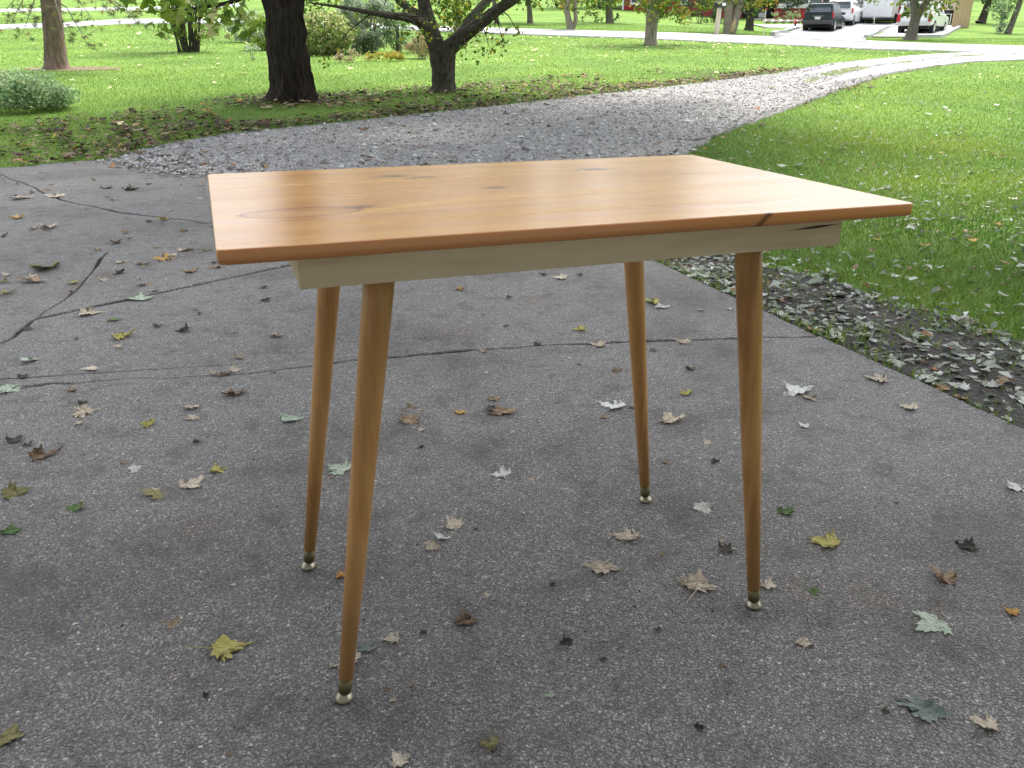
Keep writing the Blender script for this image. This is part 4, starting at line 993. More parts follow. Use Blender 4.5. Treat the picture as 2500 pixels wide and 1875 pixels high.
# mud sheet
mg = [(x, y) for y in np.arange(1.0, 6.2, .1) for x in [0]]
mv, mf = [], []
ysm = np.arange(.8, 6.1, .08); dsm = np.linspace(-.03, 1.25, 26)
for yy in ysm:
    for d_ in dsm:
        xx = .71+.359*(4.04-yy)+d_/.941
        mv.append((xx, yy, float(T(xx, yy))-.03+.022*float(mudness(np.array(xx), np.array(yy)))+.012*float(fbm(xx*9, yy*9, 0, 5))-.004))
nd = len(dsm)
mf = [(i*nd+j, i*nd+j+1, (i+1)*nd+j+1, (i+1)*nd+j) for i in range(len(ysm)-1) for j in range(nd-1)]
o = bpy.data.objects.new('mud_strip', fastmesh('mud_strip', np.array(mv), np.array(mf), MAT['mud'], None, True)); COL.objects.link(o); o['kind'] = 'structure'

# ------------------------------------------------------------------ fallen leaves
def leaf_outline(var):
    """lobed maple outline, stem at the origin, tip towards +y, about unit size"""
    r = random.Random(var)
    half = [(0, 0), (.10, -.05), (.26, -.09), (.23, .01), (.42, .05), (.36, .11), (.55, .22), (.43, .25), (.50, .36), (.34, .33), (.24, .37), (.27, .52), (.19, .50), (.16, .66), (.09, .64), (0, .92)]
    j = lambda p: (p[0]*(1+r.uniform(-.24, .2)), p[1]*(1+r.uniform(-.16, .14)))
    right = [half[0]]+[j(p) for p in half[1:-1]]+[half[-1]]
    left = [(-x, y) for x, y in [j(p) for p in half[1:-1]]]
    return right+left[::-1]
def leaf_mesh(var, curl, holes=False, rings=4):
    r = random.Random(var*31+5); out = leaf_outline(var); n = len(out); c = (0, .3)
    vs = [c]; fs = []
    for k in range(1, rings+1):
        f = k/rings; vs += [(c[0]+(x-c[0])*f, c[1]+(y-c[1])*f) for x, y in out]
    fs = [(0, 1+k, 1+(k+1) % n) for k in range(n)]
    for q in range(1, rings): fs += [(1+(q-1)*n+k, 1+q*n+k, 1+q*n+(k+1) % n, 1+(q-1)*n+(k+1) % n) for k in range(n)]
    if holes: fs = [f for k, f in enumerate(fs) if r.random() > (.0 if k < 2*n else .07)]
    ax = r.uniform(0, math.pi); ca, sa = math.cos(ax), math.sin(ax)
    A = np.array(vs); xx, yy = A[:, 0], A[:, 1]-.35
    t1 = xx*ca+yy*sa; t2 = -xx*sa+yy*ca; rr = np.hypot(xx, yy)
    cr = (fbm(xx*5+var*3.3, yy*5+7, 0, var)-.47); cr2 = (fbm(xx*11+var, yy*11, 0, var+40)-.47)
    z = curl*(.8*t1*t1+.2*t2*t2)+(.12+.55*curl)*cr*rr*1.3+(.06+.22*curl)*cr2*rr
    kx = 1-.4*curl*np.abs(t1)
    xx = (xx+curl*.16*cr2)*kx; yy = (yy+curl*.16*cr)*kx
    z = z-np.quantile(z, .12)+.006
    return [(float(a), float(b), float(max(q, 0.0))) for a, b, q in zip(xx, yy, z)], fs
def stem_pts(var):
    r = random.Random(var); b = r.uniform(-.35, .35)
    return [(0, -.33, .05), (b*.3, -.5, .04), (b*.7, -.7, .03), (b*1.2, -.95, .02)]
LEAF_ME = {}
def leaf_data(col, var, curl, holes):
    key = (col, var, curl, holes)
    if key not in LEAF_ME:
        V, fs = leaf_mesh(var, curl, holes)
        me = bpy.data.meshes.new('leaf_blade'); me.from_pydata(V, [], fs); me.materials.append(FALL[col])
        me.polygons.foreach_set('use_smooth', [True]*len(me.polygons))
        st = MB().tube(stem_pts(var), [.018, .012, .01, .009], 5); ms_ = bpy.data.meshes.new('leaf_stem'); ms_.from_pydata(st.v, [], st.f)
        ms_.materials.append(FALL[col if col in ('cream', 'white', 'yellow') else 'brown'])
        LEAF_ME[key] = (me, ms_)
    return LEAF_ME[key]
def place_leaf(pos, size, col, var, curl, rot, label, group=None, stem=False, tilt=(0, 0), holes=False, name='fallen_leaf'):
    me, ms_ = leaf_data(col, var, curl, holes)
    z = float(T(pos[0], pos[1]))
    if stem:
        o = bpy.data.objects.new(name, None); o.empty_display_size = .02; COL.objects.link(o)
        b = bpy.data.objects.new('blade', me); link(b, o); s = bpy.data.objects.new('stem', ms_); link(s, o)
    else:
        o = bpy.data.objects.new(name, me); COL.objects.link(o)
    o.location = (float(pos[0]), float(pos[1]), z+pos[2] if len(pos) > 2 else z+.001)
    o.rotation_euler = (tilt[0], tilt[1], rot); o.scale = (size*rng.uniform(.75, 1.1), size*rng.uniform(.8, 1.1), size*rng.uniform(.7, 1.1))
    tag(o, label, 'leaf', group); return o
BIG = [  # u, v, size px, colour, curl, rotation deg, stem, holes, label
 (498, 1400, 105, 'yellow', .15, -70, 1, 1, 'large yellow green maple leaf left of the front left table foot'),
 (2008, 1350, 112, 'palegreen', .12, 120, 1, 0, 'large pale mint maple leaf on the concrete at lower right'),
 (1298, 1230, 78, 'cream', .5, 160, 1, 1, 'bleached tattered leaf between the two right table legs'),
 (1508, 1258, 84, 'cream', .35, -15, 1, 1, 'bleached leaf with long stem left of the front right foot'),
 (1778, 1172, 70, 'yellow', .9, 60, 0, 0, 'crumpled bright yellow leaf right of the front right leg'),
 (2036, 1246, 72, 'brown', .9, 40, 0, 1, 'curled brown leaf above the large mint leaf'),
 (1520, 1100, 58, 'white', .35, 200, 0, 0, 'small white star shaped leaf left of the front right leg'),
 (1350, 1160, 70, 'cream', .8, 90, 1, 1, 'shrivelled mottled leaf below the rear right foot'),
 (978, 1132, 60, 'cream', .7, 30, 0, 1, 'topmost of three shrivelled leaves in the middle of the floor'),
 (952, 1160, 42, 'white', .6, 70, 0, 0, 'middle one of three shrivelled leaves in the middle'),
 (930, 1184, 46, 'cream', .7, 140, 0, 0, 'lowest of three shrivelled leaves in the middle'),
 (1005, 1340, 66, 'brown', .9, 10, 0, 1, 'crushed brown leaf near the bottom middle'),
 (792, 1398, 52, 'greygreen', .3, 0, 0, 1, 'mossy green leaf scrap beside the front left leg'),
 (750, 1436, 78, 'cream', .6, 200, 0, 1, 'tan leaf half hidden behind the front left leg'),
 (843, 1382, 46, 'cream', 1.0, 100, 0, 1, 'curled tan leaf right of the front left leg'),
 (738, 1242, 36, 'orange', .9, 30, 0, 0, 'small orange tan leaf between the two left legs'),
 (730, 1014, 64, 'palegreen', .35, 60, 0, 0, 'pale green leaf just right of the rear left leg'),
 (470, 1015, 46, 'yellow', .5, 30, 1, 0, 'small yellow leaf left of the rear left leg'),
 (417, 1047, 56, 'cream', .8, -20, 0, 1, 'tan crumpled leaf beside the small yellow leaf'),
 (334, 1064, 82, 'olive', .2, 100, 0, 1, 'flat green and rust leaf on the left concrete'),
 (160, 1098, 54, 'green', .7, 80, 0, 0, 'folded green leaf near the left edge'),
 (22, 1146, 62, 'green', .4, 20, 0, 0, 'green leaf cut by the left edge of the picture'),
 (36, 1066, 84, 'olive', .4, -60, 0, 0, 'olive brown leaf at the left edge'),
 (291, 1015, 40, 'white', .6, 190, 0, 0, 'small whitish folded leaf on the left concrete'),
 (98, 985, 70, 'brown', .8, -50, 0, 1, 'crumbling brown leaf debris near the left edge'),
 (34, 950, 44, 'dark', 1.0, 0, 0, 0, 'dark crumpled leaf near the left edge'),
 (625, 905, 66, 'palegreen', .5, 60, 0, 1, 'green and yellow tattered leaf left of the rear left leg'),
 (412, 880, 44, 'cream', .5, 50, 0, 1, 'upper of two tan leaves below the long crack'),
 (414, 904, 42, 'cream', .5, 150, 0, 1, 'lower of two tan leaves below the long crack'),
 (318, 916, 38, 'yellow', .5, 80, 0, 1, 'tiny yellowish leaf on the left concrete below the crack'),
 (186, 890, 66, 'cream', .4, -70, 0, 1, 'tan leaf debris below the left end of the long crack'),
 (505, 850, 56, 'brown', .7, 30, 0, 1, 'reddish brown leaf under the long crack'),
 (992, 890, 40, 'orange', .4, 70, 0, 0, 'small orange leaf in the middle beyond the table'),
 (1085, 1026, 56, 'white', .6, 110, 1, 1, 'whitish star leaf in the middle below the tabletop'),
 (1322, 876, 80, 'white', .3, 70, 0, 0, 'broad whitish leaf left of the rear right leg'),
 (1450, 906, 62, 'cream', .6, 20, 0, 1, 'shrivelled cream leaf right of the rear right leg'),
 (1480, 850, 38, 'yellow', .8, 60, 0, 0, 'small yellow green leaf right of the rear right leg'),
 (1718, 842, 78, 'white', .5, 30, 0, 0, 'whitish leaf right of the front right leg'),
 (1752, 862, 42, 'cream', .6, 200, 0, 0, 'tan leaf touching the whitish one right of the leg'),
 (1894, 820, 58, 'cream', .7, 80, 0, 1, 'cream leaf at the right concrete edge'),
 (1490, 796, 34, 'green', .8, 20, 0, 0, 'tiny green leaf between the right legs'),
 (1290, 745, 50, 'cream', .5, 80, 0, 0, 'tan leaf lying on the crack'),
 (1474, 738, 44, 'cream', .4, 40, 0, 1, 'tan leaf on the crack between the right legs'),
 (888, 906, 60, 'brown', .7, -40, 0, 1, 'dark brown leaf right of the front left leg'),
 (1085, 888, 62, 'brown', .6, 20, 0, 1, 'brown leaf debris in the middle of the concrete'),
 (1065, 862, 40, 'brown', .7, 80, 0, 1, 'small brown leaf just below the crack'),
 (1700, 1106, 50, 'green', .8, -50, 0, 0, 'dark green folded leaf right of the front right leg'),
 (1756, 1278, 34, 'green', .6, 60, 0, 0, 'tiny green sprig right of the front right foot'),
 (1660, 1263, 48, 'cream', .9, -30, 0, 1, 'cream curled leaf behind the front right foot'),
 (1738, 1388, 46, 'cream', .7, -20, 1, 1, 'small bleached leaf with a long trailing stem'),
 (2192, 1052, 60, 'white', .25, 10, 1, 0, 'white star leaf at the right edge'),
 (1992, 1540, 100, 'greygreen', .8, 150, 1, 1, 'dark grey green crumpled leaf with a curved stem'),
 (2128, 1566, 70, 'cream', .8, 60, 0, 0, 'cream and rust curled leaf at lower right'),
 (2092, 1180, 56, 'dark', .6, -40, 0, 1, 'black rotted leaf on the right concrete'),
 (1190, 1500, 28, 'palegreen', .8, 0, 0, 0, 'tiny teal leaf scrap near the bottom'),
 (1960, 880, 46, 'cream', .8, 40, 0, 0, 'cream leaf near the right edge of the concrete'),
 (1736, 920, 34, 'white', .6, 40, 0, 0, 'small white leaf scrap right of the front right leg'),
 (2185, 1322, 40, 'orange', .7, 40, 0, 0, 'rust leaf at the right edge'),
 (1568, 1186, 50, 'dark', .9, -40, 0, 1, 'dark rotten leaf left of the front right leg'),
 (1222, 1386, 40, 'dark', .8, 10, 0, 1, 'black leaf scrap near the bottom middle'),
 (372, 1350, 44, 'brown', .7, 90, 0, 1, 'faded brown leaf left of the large yellow one'),
 (400, 712, 36, 'dark', 1.0, 0, 0, 0, 'black crumpled leaf beyond the straight joint'),
 (268, 726, 62, 'yellow', .8, -70, 0, 1, 'yellow tan leaf between the joint and the long crack'),
 (348, 560, 42, 'orange', .9, 90, 0, 0, 'bright orange leaf left of the table'),
 (304, 643, 66, 'palegreen', .3, 20, 0, 1, 'pale mint leaf just below the straight joint'),
 (196, 676, 62, 'cream', .6, -80, 0, 0, 'cream folded leaf below the straight joint'),
 (246, 690, 36, 'green', .5, 30, 1, 0, 'little green leaf below the straight joint'),
 (26, 842, 66, 'palegreen', .5, -90, 0, 0, 'pale blue green leaf on the crack at the left edge'),
 (60, 778, 46, 'palegreen', .6, 70, 0, 1, 'pale leaf above the crack at the left edge'),
 (96, 578, 78, 'olive', .5, 80, 0, 1, 'olive yellow leaf beside the jagged crack'),
 (70, 606, 58, 'brown', 1.0, 0, 0, 0, 'dark brown crumpled leaf left of the jagged crack'),
 (14, 632, 36, 'yellow', .6, 50, 0, 0, 'yellow leaf at the left edge above the joint'),
 (160, 610, 34, 'yellow', .6, 0, 0, 0, 'small yellow leaf lying in the jagged crack'),
 (38, 470, 36, 'orange', 1.0, 40, 0, 0, 'orange yellow upturned leaf at the upper left'),
 (104, 490, 52, 'cream', .7, 70, 0, 0, 'tan leaf on the upper left concrete'),
 (282, 410, 36, 'dark', 1.1, 30, 0, 0, 'dark green upturned leaf near the gravel'),
 (232, 406, 30, 'dark', 1.0, 0, 0, 0, 'black crumpled leaf left of the upturned dark one'),
 (352, 474, 32, 'orange', .8, 80, 0, 0, 'small orange leaf on the upper crack'),
 (48, 428, 52, 'cream', .7, -80, 0, 1, 'pale leaf pile near the upper left crack'),
 (118, 424, 44, 'cream', .6, 80, 0, 0, 'pale leaf by the upper left crack'),
 (1408, 652, 46, 'yellow', .8, 70, 0, 0, 'yellow leaf right of the rear right leg top'),
 (1428, 662, 40, 'white', .5, 20, 0, 0, 'white leaf beside the yellow one'),
 (1250, 712, 36, 'yellow', .6, 80, 0, 0, 'small yellow leaf beyond the crack'),
 (995, 624, 22, 'orange', 1.0, 0, 0, 0, 'tiny orange leaf just below the table rail'),
 (1210, 600, 40, 'cream', .5, 80, 0, 0, 'tan leaf just below the table rail'),
 (595, 724, 36, 'cream', .7, 20, 0, 1, 'tan leaf left of the rear left leg'),
 (410, 586, 40, 'brown', .6, 80, 0, 1, 'brown leaf left of the tabletop corner'),
 (400, 540, 44, 'cream', .6, 60, 0, 1, 'tan brown leaf left of the tabletop'),
 (860, 1640, 60, 'cream', .5, 40, 0, 1, 'pale leaf cut by the bottom edge'),
 (1055, 1608, 54, 'olive', .7, 80, 0, 1, 'dull olive leaf near the bottom edge'),
 (20, 1590, 70, 'olive', .5, 10, 0, 0, 'olive leaf in the lower left corner'),
]
taken = []
for k, (u, v, s, col, curl, rot, st, ho, lab) in enumerate(BIG):
    q = G(u, v); sz = s*spp(q)*(1.0 if curl < .6 else 1.08); taken.append((u, v))
    place_leaf((q[0], q[1], .001), min(sz, .16), col, 1+k % 17, curl, math.radians(rot), lab, None, bool(st), (rng.normal(0, .08), rng.normal(0, .08)), bool(ho))
# the many small ones, told apart only by where they lie
CW = {'cream': 'tan', 'brown': 'brown', 'dark': 'blackish', 'olive': 'olive', 'palegreen': 'mint green', 'white': 'whitish', 'greygreen': 'grey green', 'orange': 'orange'}
def small_leaves(n, region, cols, szr, label, group, seed, zlift=0.001, tiltsd=.12):
    k = 0; tries = 0
    while k < n and tries < n*60:
        tries += 1; x, y = region()
        col = random.choice(cols)
        place_leaf((x, y, zlift), random.uniform(*szr), col, random.randint(1, 9), random.choice([.4, .7, 1.0]), random.uniform(0, 6.28), label.replace('@', CW[col]), group.replace('@', CW[col]), False, (random.gauss(0, tiltsd), random.gauss(0, tiltsd)), random.random() < .5); k += 1
def pxregion(u0, u1, v0, v1, test=None):
    def f():
        while True:
            q = G(random.uniform(u0, u1), random.uniform(v0, v1))
            if test is None or test(q[0], q[1]): return q[0], q[1]
    return f
onslab = lambda x, y: bool(inpoly(np.array(x), np.array(y), slab_poly)) and mud_d(x, y) < -.05
small_leaves(44, pxregion(0, 470, 372, 620, onslab), ['cream', 'brown', 'brown', 'dark', 'olive', 'cream'], (.035, .085), 'small @ leaf on the upper left concrete near the gravel', 'small @ leaves on the upper left concrete', 1)
small_leaves(26, pxregion(0, 680, 620, 1000, onslab), ['cream', 'brown', 'dark', 'dark', 'brown'], (.02, .055), 'small @ scrap of leaf on the left concrete', '@ leaf scraps left of the table', 2)
small_leaves(30, pxregion(860, 1650, 590, 1000, onslab), ['cream', 'brown', 'dark', 'brown', 'cream'], (.018, .05), 'small @ scrap of leaf on the concrete beyond the table legs', '@ leaf scraps beyond the table legs', 3)
small_leaves(26, pxregion(100, 2150, 1000, 1640, onslab), ['dark', 'brown', 'dark', 'brown', 'cream'], (.008, .022), 'tiny @ crumb of leaf on the near concrete', '@ leaf crumbs on the near concrete', 4)
rl = lambda x, y: mud_d(x, y) > .02
small_leaves(60, pxregion(1440, 2212, 560, 900, rl), ['palegreen', 'white', 'greygreen', 'white', 'brown'], (.03, .062), '@ leaf in the silvery litter beside the concrete', '@ leaves on the muddy strip', 5, .002, .1)
notdrive = lambda x, y: not bool(inpoly(np.array(x), np.array(y), drive_poly)) and mud_d(x, y) > .3
small_leaves(46, pxregion(1560, 2212, 240, 560, notdrive), ['white', 'cream', 'palegreen', 'orange', 'brown'], (.045, .085), 'scattered @ leaf on the grass of the right lawn', '@ leaves scattered on the right lawn', 6, .016, .08)

# crumbs and flecks on the concrete
n_ = 9000; yy_ = np.exp(rng.uniform(math.log(.85), math.log(7.6), n_)); xx_ = rng.uniform(-.66, .66, n_)*yy_
kk = inpoly(xx_, yy_, slab_poly) & (mud_d(xx_, yy_) < -.01) & (rng.random(n_) < .12+.75*(fbm(xx_*1.6, yy_*1.6, 0, 71) > .5)*(.35+.65*(fbm(xx_*5, yy_*5, 0, 73) > .5)))
dp = np.column_stack([xx_[kk], yy_[kk], T(xx_[kk], yy_[kk])+.0025])
fl = bpy.data.objects.new('debris_flecks', leaves_mesh('debris_flecks', dp, .0035+.0045*yy_[kk]/2*rng.random(kk.sum())**2, MAT['fleck'], rng.normal(size=(len(dp), 3))*.25+[0, 0, 1], .5, .3)); COL.objects.link(fl)
tag(fl, 'tiny dark flecks and crumbs strewn over the concrete', 'debris', None, 'stuff')
# litter: the rest of the leaves, joined
def litter(name, P2, size, mat, label, lift=.0, curl=.5, tilt=.35):
    n = len(P2); sz = size*np.exp(rng.normal(0, .3, n)); a = rng.uniform(0, 6.283, n)
    out = leaf_outline(2); m_ = len(out)
    # light star: centre + every second outline point
    ids = [i for i in range(m_) if i in (2, 4, 6, 8, 10, 11, 13, 15, 17, 19, 20, 22, 24, 26, 28)]
    ring = np.array([out[i] for i in ids])-[0, .35]; r_ = len(ids)
    cv = rng.uniform(-.2, 1, n)*curl*1.6; axv = rng.uniform(0, 3.14, n)
    t1 = ring[None, :, 0]*np.cos(axv)[:, None]+ring[None, :, 1]*np.sin(axv)[:, None]
    zz = cv[:, None]*t1**2*1.3+.1*rng.normal(size=(n, r_))*curl
    X = np.concatenate([np.zeros((n, 1)), np.broadcast_to(ring[None, :, 0], (n, r_))], 1); Y = np.concatenate([np.zeros((n, 1)), np.broadcast_to(ring[None, :, 1], (n, r_))], 1)
    Z = np.concatenate([np.zeros((n, 1)), zz], 1)
    tx, ty = rng.normal(0, tilt, n)[:, None], rng.normal(0, tilt, n)[:, None]
    Z = Z+X*tx+Y*ty
    X, Y, Z = X*sz[:, None], Y*sz[:, None], Z*sz[:, None]
    c, s = np.cos(a)[:, None], np.sin(a)[:, None]
    Z = Z-np.quantile(Z, .15, axis=1)[:, None]
    V = np.stack([X*c-Y*s+P2[:, :1], X*s+Y*c+P2[:, 1:2], Z+(np.where(inpoly(P2[:, 0], P2[:, 1], drive_poly), T(P2[:, 0], P2[:, 1]), LZ(P2[:, 0], P2[:, 1]))+lift)[:, None]+.004], -1).reshape(-1, 3)
    k = np.arange(r_); f = np.stack([np.zeros(r_, int), 1+k, 1+(k+1) % r_], 1)
    Fc = (f[None]+(np.arange(n)*(r_+1))[:, None, None]).reshape(-1, 3)
    o = bpy.data.objects.new('leaf_litter', fastmesh('leaf_litter', V, Fc, MAT[mat], np.repeat(rng.random(n), r_+1))); COL.objects.link(o)
    tag(o, label, 'leaf litter', None, 'stuff'); return o
def wedge(n, ylo, yhi, test):
    y = np.sqrt(rng.uniform(ylo**2, yhi**2, n)); x = rng.uniform(-.66, .66, n)*y; k = test(x, y); return np.column_stack([x[k], y[k]])
# signed distance from the drive's left edge, positive towards the lawn
dl = resample(drive_left, .15)
def dist_left(x, y):
    d2 = (x[:, None]-dl[None, :, 0])**2+(y[:, None]-dl[None, :, 1])**2; i = np.argmin(d2, 1); d = np.sqrt(d2[np.arange(len(x)), i])
    return np.where(inpoly(x, y, drive_poly) | inpoly(x, y, slab_poly), -d, d), dl[i, 1]
def strip_test(x, y):
    d, yy = dist_left(x, y); n_ = fbm(x*.9, y*.9, 0, 41)
    base = sst(-.12, .05, d)*sst(.9, .3, d)*.9+sst(0, .3, d)*sst(2.9, 2.1, d+(n_-.5)*1.2)*.55*sst(.36, .5, n_)*sst(19, 13, yy)
    r_m = np.hypot((x-mp[0]-.25), (y-mp[1]+.15)*1.5); base = np.maximum(base, sst(1.75, .75, r_m)*.95)
    r_a = np.hypot((x-ap[0]-.7)*.7, (y-ap[1]+.3)*1.4); base = np.maximum(base, sst(1.9, .8, r_a)*.5)
    return (rng.random(len(x)) < base) & (x < 8)
litter('strip', wedge(52000, 7.3, 19, strip_test), .052, 'litter_brown', 'brown fallen leaves drifted along the drive edge and under the maple', .017, .45, .16)
gtest = lambda x, y: inpoly(x, y, drive_poly) & (rng.random(len(x)) < sst(13, 6.5, y)*.3*(fbm(x*1.2, y*1.2, 0, 51) > .46)*sst(2.5, -2.5, x)+.02)
litter('gravel', wedge(9000, 5.3, 16, gtest), .05, 'litter_brown', 'dry brown leaves scattered over the gravel drive', .008, .4, .12)
et = rng.random(170)[:, None]; ep = np.stack([np.interp(et[:, 0], [0, .32, .6, 1], np.array([TL, [-2.43, 6.94], FE, FRC])[:, k]) for k in (0, 1)], 1)+nv_*rng.normal(.15, .3, (170, 1))
litter('edge', ep, .048, 'litter_brown', 'dry leaves caught where the concrete meets the gravel', .008, .4, .12)
stest = lambda x, y: (mud_d(x, y) > .01) & (rng.random(len(x)) < np.clip(mudness(x, y)*(.3+.7*(fbm(x*2.6, y*2.6, 0, 91) > .44)), 0, 1)*.55)
litter('mud', wedge(22000, 1.8, 6.2, stest), .034, 'litter_silver', 'silvery leaf litter matted on the mud beside the concrete', -.008, .5, .12)
def slivers(P2, size, mat, label, lift, aspect=.42):
    n = len(P2); P3 = np.column_stack([P2, T(P2[:, 0], P2[:, 1])+lift+rng.random(n)*.012]); nb = rng.normal(size=(n, 3))*.28+[0, 0, 1.0]
    o = bpy.data.objects.new('leaf_litter', leaves_mesh('leaf_litter', P3, size, MAT[mat], nb, aspect, .3)); COL.objects.link(o); tag(o, label, 'leaf litter', None, 'stuff')
slivers(wedge(90000, 1.8, 6.4, stest), .038, 'litter_silver', 'narrow curled grey green leaf pieces packed beside the concrete', -.012)
slivers(wedge(30000, 2.0, 10, lambda x, y: (mud_d(x, y) > .05) & (x > 0) & ~inpoly(x, y, drive_poly) & (rng.random(len(x)) < .06+.3*(fbm(x*1.7, y*1.7, 0, 61) > .5)*sst(7, 3, y))), .045, 'litter_silver', 'small pale leaf pieces caught in the right lawn', .012)
rtest = lambda x, y: (mud_d(x, y) > .15) & ~inpoly(x, y, drive_poly) & (x > 0) & (rng.random(len(x)) < .10+.12*sst(5, 3, y))
litter('right', wedge(5200, 2.2, 14, rtest), .05, 'litter_silver', 'pale leaves lying in the grass of the right lawn', .014, .4, .12)
dr_ = resample(drive_right, .15)
def right_edge(x, y):
    d2 = (x[:, None]-dr_[None, :, 0])**2+(y[:, None]-dr_[None, :, 1])**2; d = np.sqrt(d2.min(1))
    return (d < .5) & (rng.random(len(x)) < sst(.45, .05, d)*.55) & (y < 17)
litter('edge', wedge(9000, 5.5, 17, right_edge), .05, 'litter_brown', 'brown leaves along the right edge of the gravel', .008, .4, .14)
ltest = lambda x, y: ~inpoly(x, y, road_poly) & ~inpoly(x, y, drive_poly) & (rng.random(len(x)) < .04+.5*np.exp(-((x-9)/5.5)**2-((y-31)/3.2)**2)+.2*np.exp(-((x-4)/4)**2-((y-28)/4)**2))
litter('lawn', wedge(14000, 15, 35, ltest), .075, 'litter_pale', 'pale yellow leaves sprinkled over the far lawn by the road', .015, .3, .18)
ptest = lambda x, y: ~inpoly(x, y, drive_poly) & (x < 0) & (rng.random(len(x)) < .03)
litter('lawn', wedge(5000, 9, 17, ptest), .05, 'litter_pale', 'a few pale leaves on the left lawn beyond the maple', .015, .3, .18)
# ------------------------------------------------------------------ the house across the road
def siding_mat(name, col, sc=3.2):
    m, t, o = newmat(name); v = coords(t)
    wv = N(t, 'ShaderNodeTexWave', wave_type='BANDS', bands_direction='X', inp={'Scale': sc, 'Distortion': 0.0}); t.links.new(v, wv.inputs['Vector'])
    f = noise(t, v, 2.5, 4); c = ramp(t, f, [(.3, tuple(x*.82 for x in col)), (.7, col)])
    c = mixc(t, math_(t, 'MULTIPLY', ramp(t, wv.outputs['Fac'], [(0, (1, 1, 1)), (.12, (0, 0, 0))]), .5), c, tuple(x*.45 for x in col))
    principled(t, o, c, .7, 0, bump(t, wv.outputs['Fac'], .3, .02), .3); return m
MAT['red_siding'] = siding_mat('red_siding', (.33, .035, .04))
MAT['white_trim'] = plain('white_trim', (.74, .74, .72), .55, 0, .06)
MAT['door_grey'] = plain('garage_door_paint', (.5, .52, .5), .5, 0, .06)
MAT['glass_dark'] = plain('dark_glass', (.07, .09, .11), .06, 0, .2, 3, spec=1.0)
MAT['peach_wall'] = plain('peach_brick', (.55, .28, .14), .85, 0, .15, 4, .3, 30)
MAT['roof'] = plain('roof_shingle', (.11, .1, .095), .9, 0, .3, 14, .5, 40)
MAT['tan_wood'] = wood_mat('tan_planks', [(.3, (.32, .22, .13)), (.5, (.45, .33, .2)), (.7, (.55, .42, .27))], 14, 14, 2)
MAT['brown_tarp'] = plain('brown_boards', (.075, .042, .032), .75, 0, .3, 8, .3, 20)
MAT['blue_door'] = plain('blue_black_door', (.02, .025, .05), .4, 0, .1)
MAT['post_wood'] = wood_mat('weathered_post', [(.3, (.38, .33, .25)), (.5, (.5, .44, .34)), (.7, (.6, .53, .42))], 20, 20, 2)
MAT['black_paint'] = plain('black_paint', (.015, .015, .016), .4, 0, .2)
MAT['car_green'] = plain('dark_green_car_paint', (.018, .03, .03), .22, .3, .08, 3, spec=.6)
MAT['car_white'] = plain('white_car_paint', (.72, .73, .73), .25, 0, .04, 3, spec=.6)
MAT['rubber'] = plain('tyre_rubber', (.018, .018, .018), .85, 0, .2, 20)
MAT['chrome'] = plain('bright_metal', (.6, .6, .6), .25, .9, .08)
MAT['red_lens'] = plain('red_lens', (.42, .012, .02), .2, 0, .1, spec=.7)
MAT['plastic_grey'] = plain('grey_plastic', (.06, .06, .062), .6, 0, .15)
MAT['white_plastic'] = plain('white_plastic', (.68, .68, .66), .45, 0, .05)
MAT['shade_inside'] = plain('shaded_recess', (.03, .028, .026), .9, 0, .2)  # near-black colour stands in for the shade inside porch and lean-to
MAT['gold_wound'] = plain('bare_wood_wound', (.52, .4, .22), .8, 0, .25, 8)
HA = math.radians(8); EX = np.array([math.cos(HA), -math.sin(HA), 0]); EY = np.array([math.sin(HA), math.cos(HA), 0])
anchor = PD(2075/K, 62/K, 67.5); anchor[2] = float(T(anchor[0], anchor[1]))
def HP(u, v, dy=0.0, org=None):
    """photo pixel -> local (x, z) on the plane dy behind the house front"""
    org = anchor if org is None else org
    d = ray(u/K, v/K); a = ((org+EY*dy-O) @ EY)/(d @ EY); q = O+d*a-org
    return float(q @ EX), float(q[2])
def hrect(mb, u0, v0, u1, v1, y0, y1, dyp=0.0, zb=None, bev=0.0):
    x0, z1 = HP(u0, v0, dyp); x1, z0 = HP(u1, v1, dyp)
    if zb is not None: z0 = zb
    return mb.box((x0, y0, z0), (x1, y1, z1), bev)
house = thing('red_house', 'red sided house with white trim and attached garage across the road', 'house', anchor, -HA)
ZT = 3.1
def wallbox(u0, u1, y0=.0, y1=.2, zb=-1.2, mat='red_siding', name='wall', zt=ZT):
    x0 = HP(u0, 30)[0]; x1 = HP(u1, 30)[0]
    return MB().box((x0, y0, zb), (x1, y1, zt)).build(name, MAT[mat], house)
wallbox(1519, 1812); wallbox(1812.3, 1890, 1.2, 1.4, -1.2, 'shade_inside', 'porch_wall'); wallbox(1890.3, 2008); wallbox(2036, 2039); wallbox(2177, 2290)
wallbox(2008.3, 2035.7, .05, .2, -1.2, 'blue_door', 'door')
xl, xr = HP(1519, 30)[0], HP(2290, 30)[0]
MB().add([(xl-.6, -.7, ZT-.05), (xr+.6, -.7, ZT-.05), (xr+.6, 8.5, ZT-.05), (xl-.6, 8.5, ZT-.05), (xl-.6, 3.9, ZT+2.0), (xr+.6, 3.9, ZT+2.0)], [(0, 1, 2, 3), (0, 1, 5, 4), (2, 3, 4, 5), (0, 4, 3), (1, 2, 5)]).build('roof', MAT['roof'], house)
MB().box((xl, 8.0, -1.2), (xr, 8.2, ZT)).build('wall', MAT['red_siding'], house)
MB().box((xl, .21, -1.2), (xl+.2, 7.9, ZT)).build('wall', MAT['red_siding'], house)
MB().box((xl-.03, -.03, -1.2), (xl+.1, -.001, ZT)).build('corner_trim', MAT['white_trim'], house)
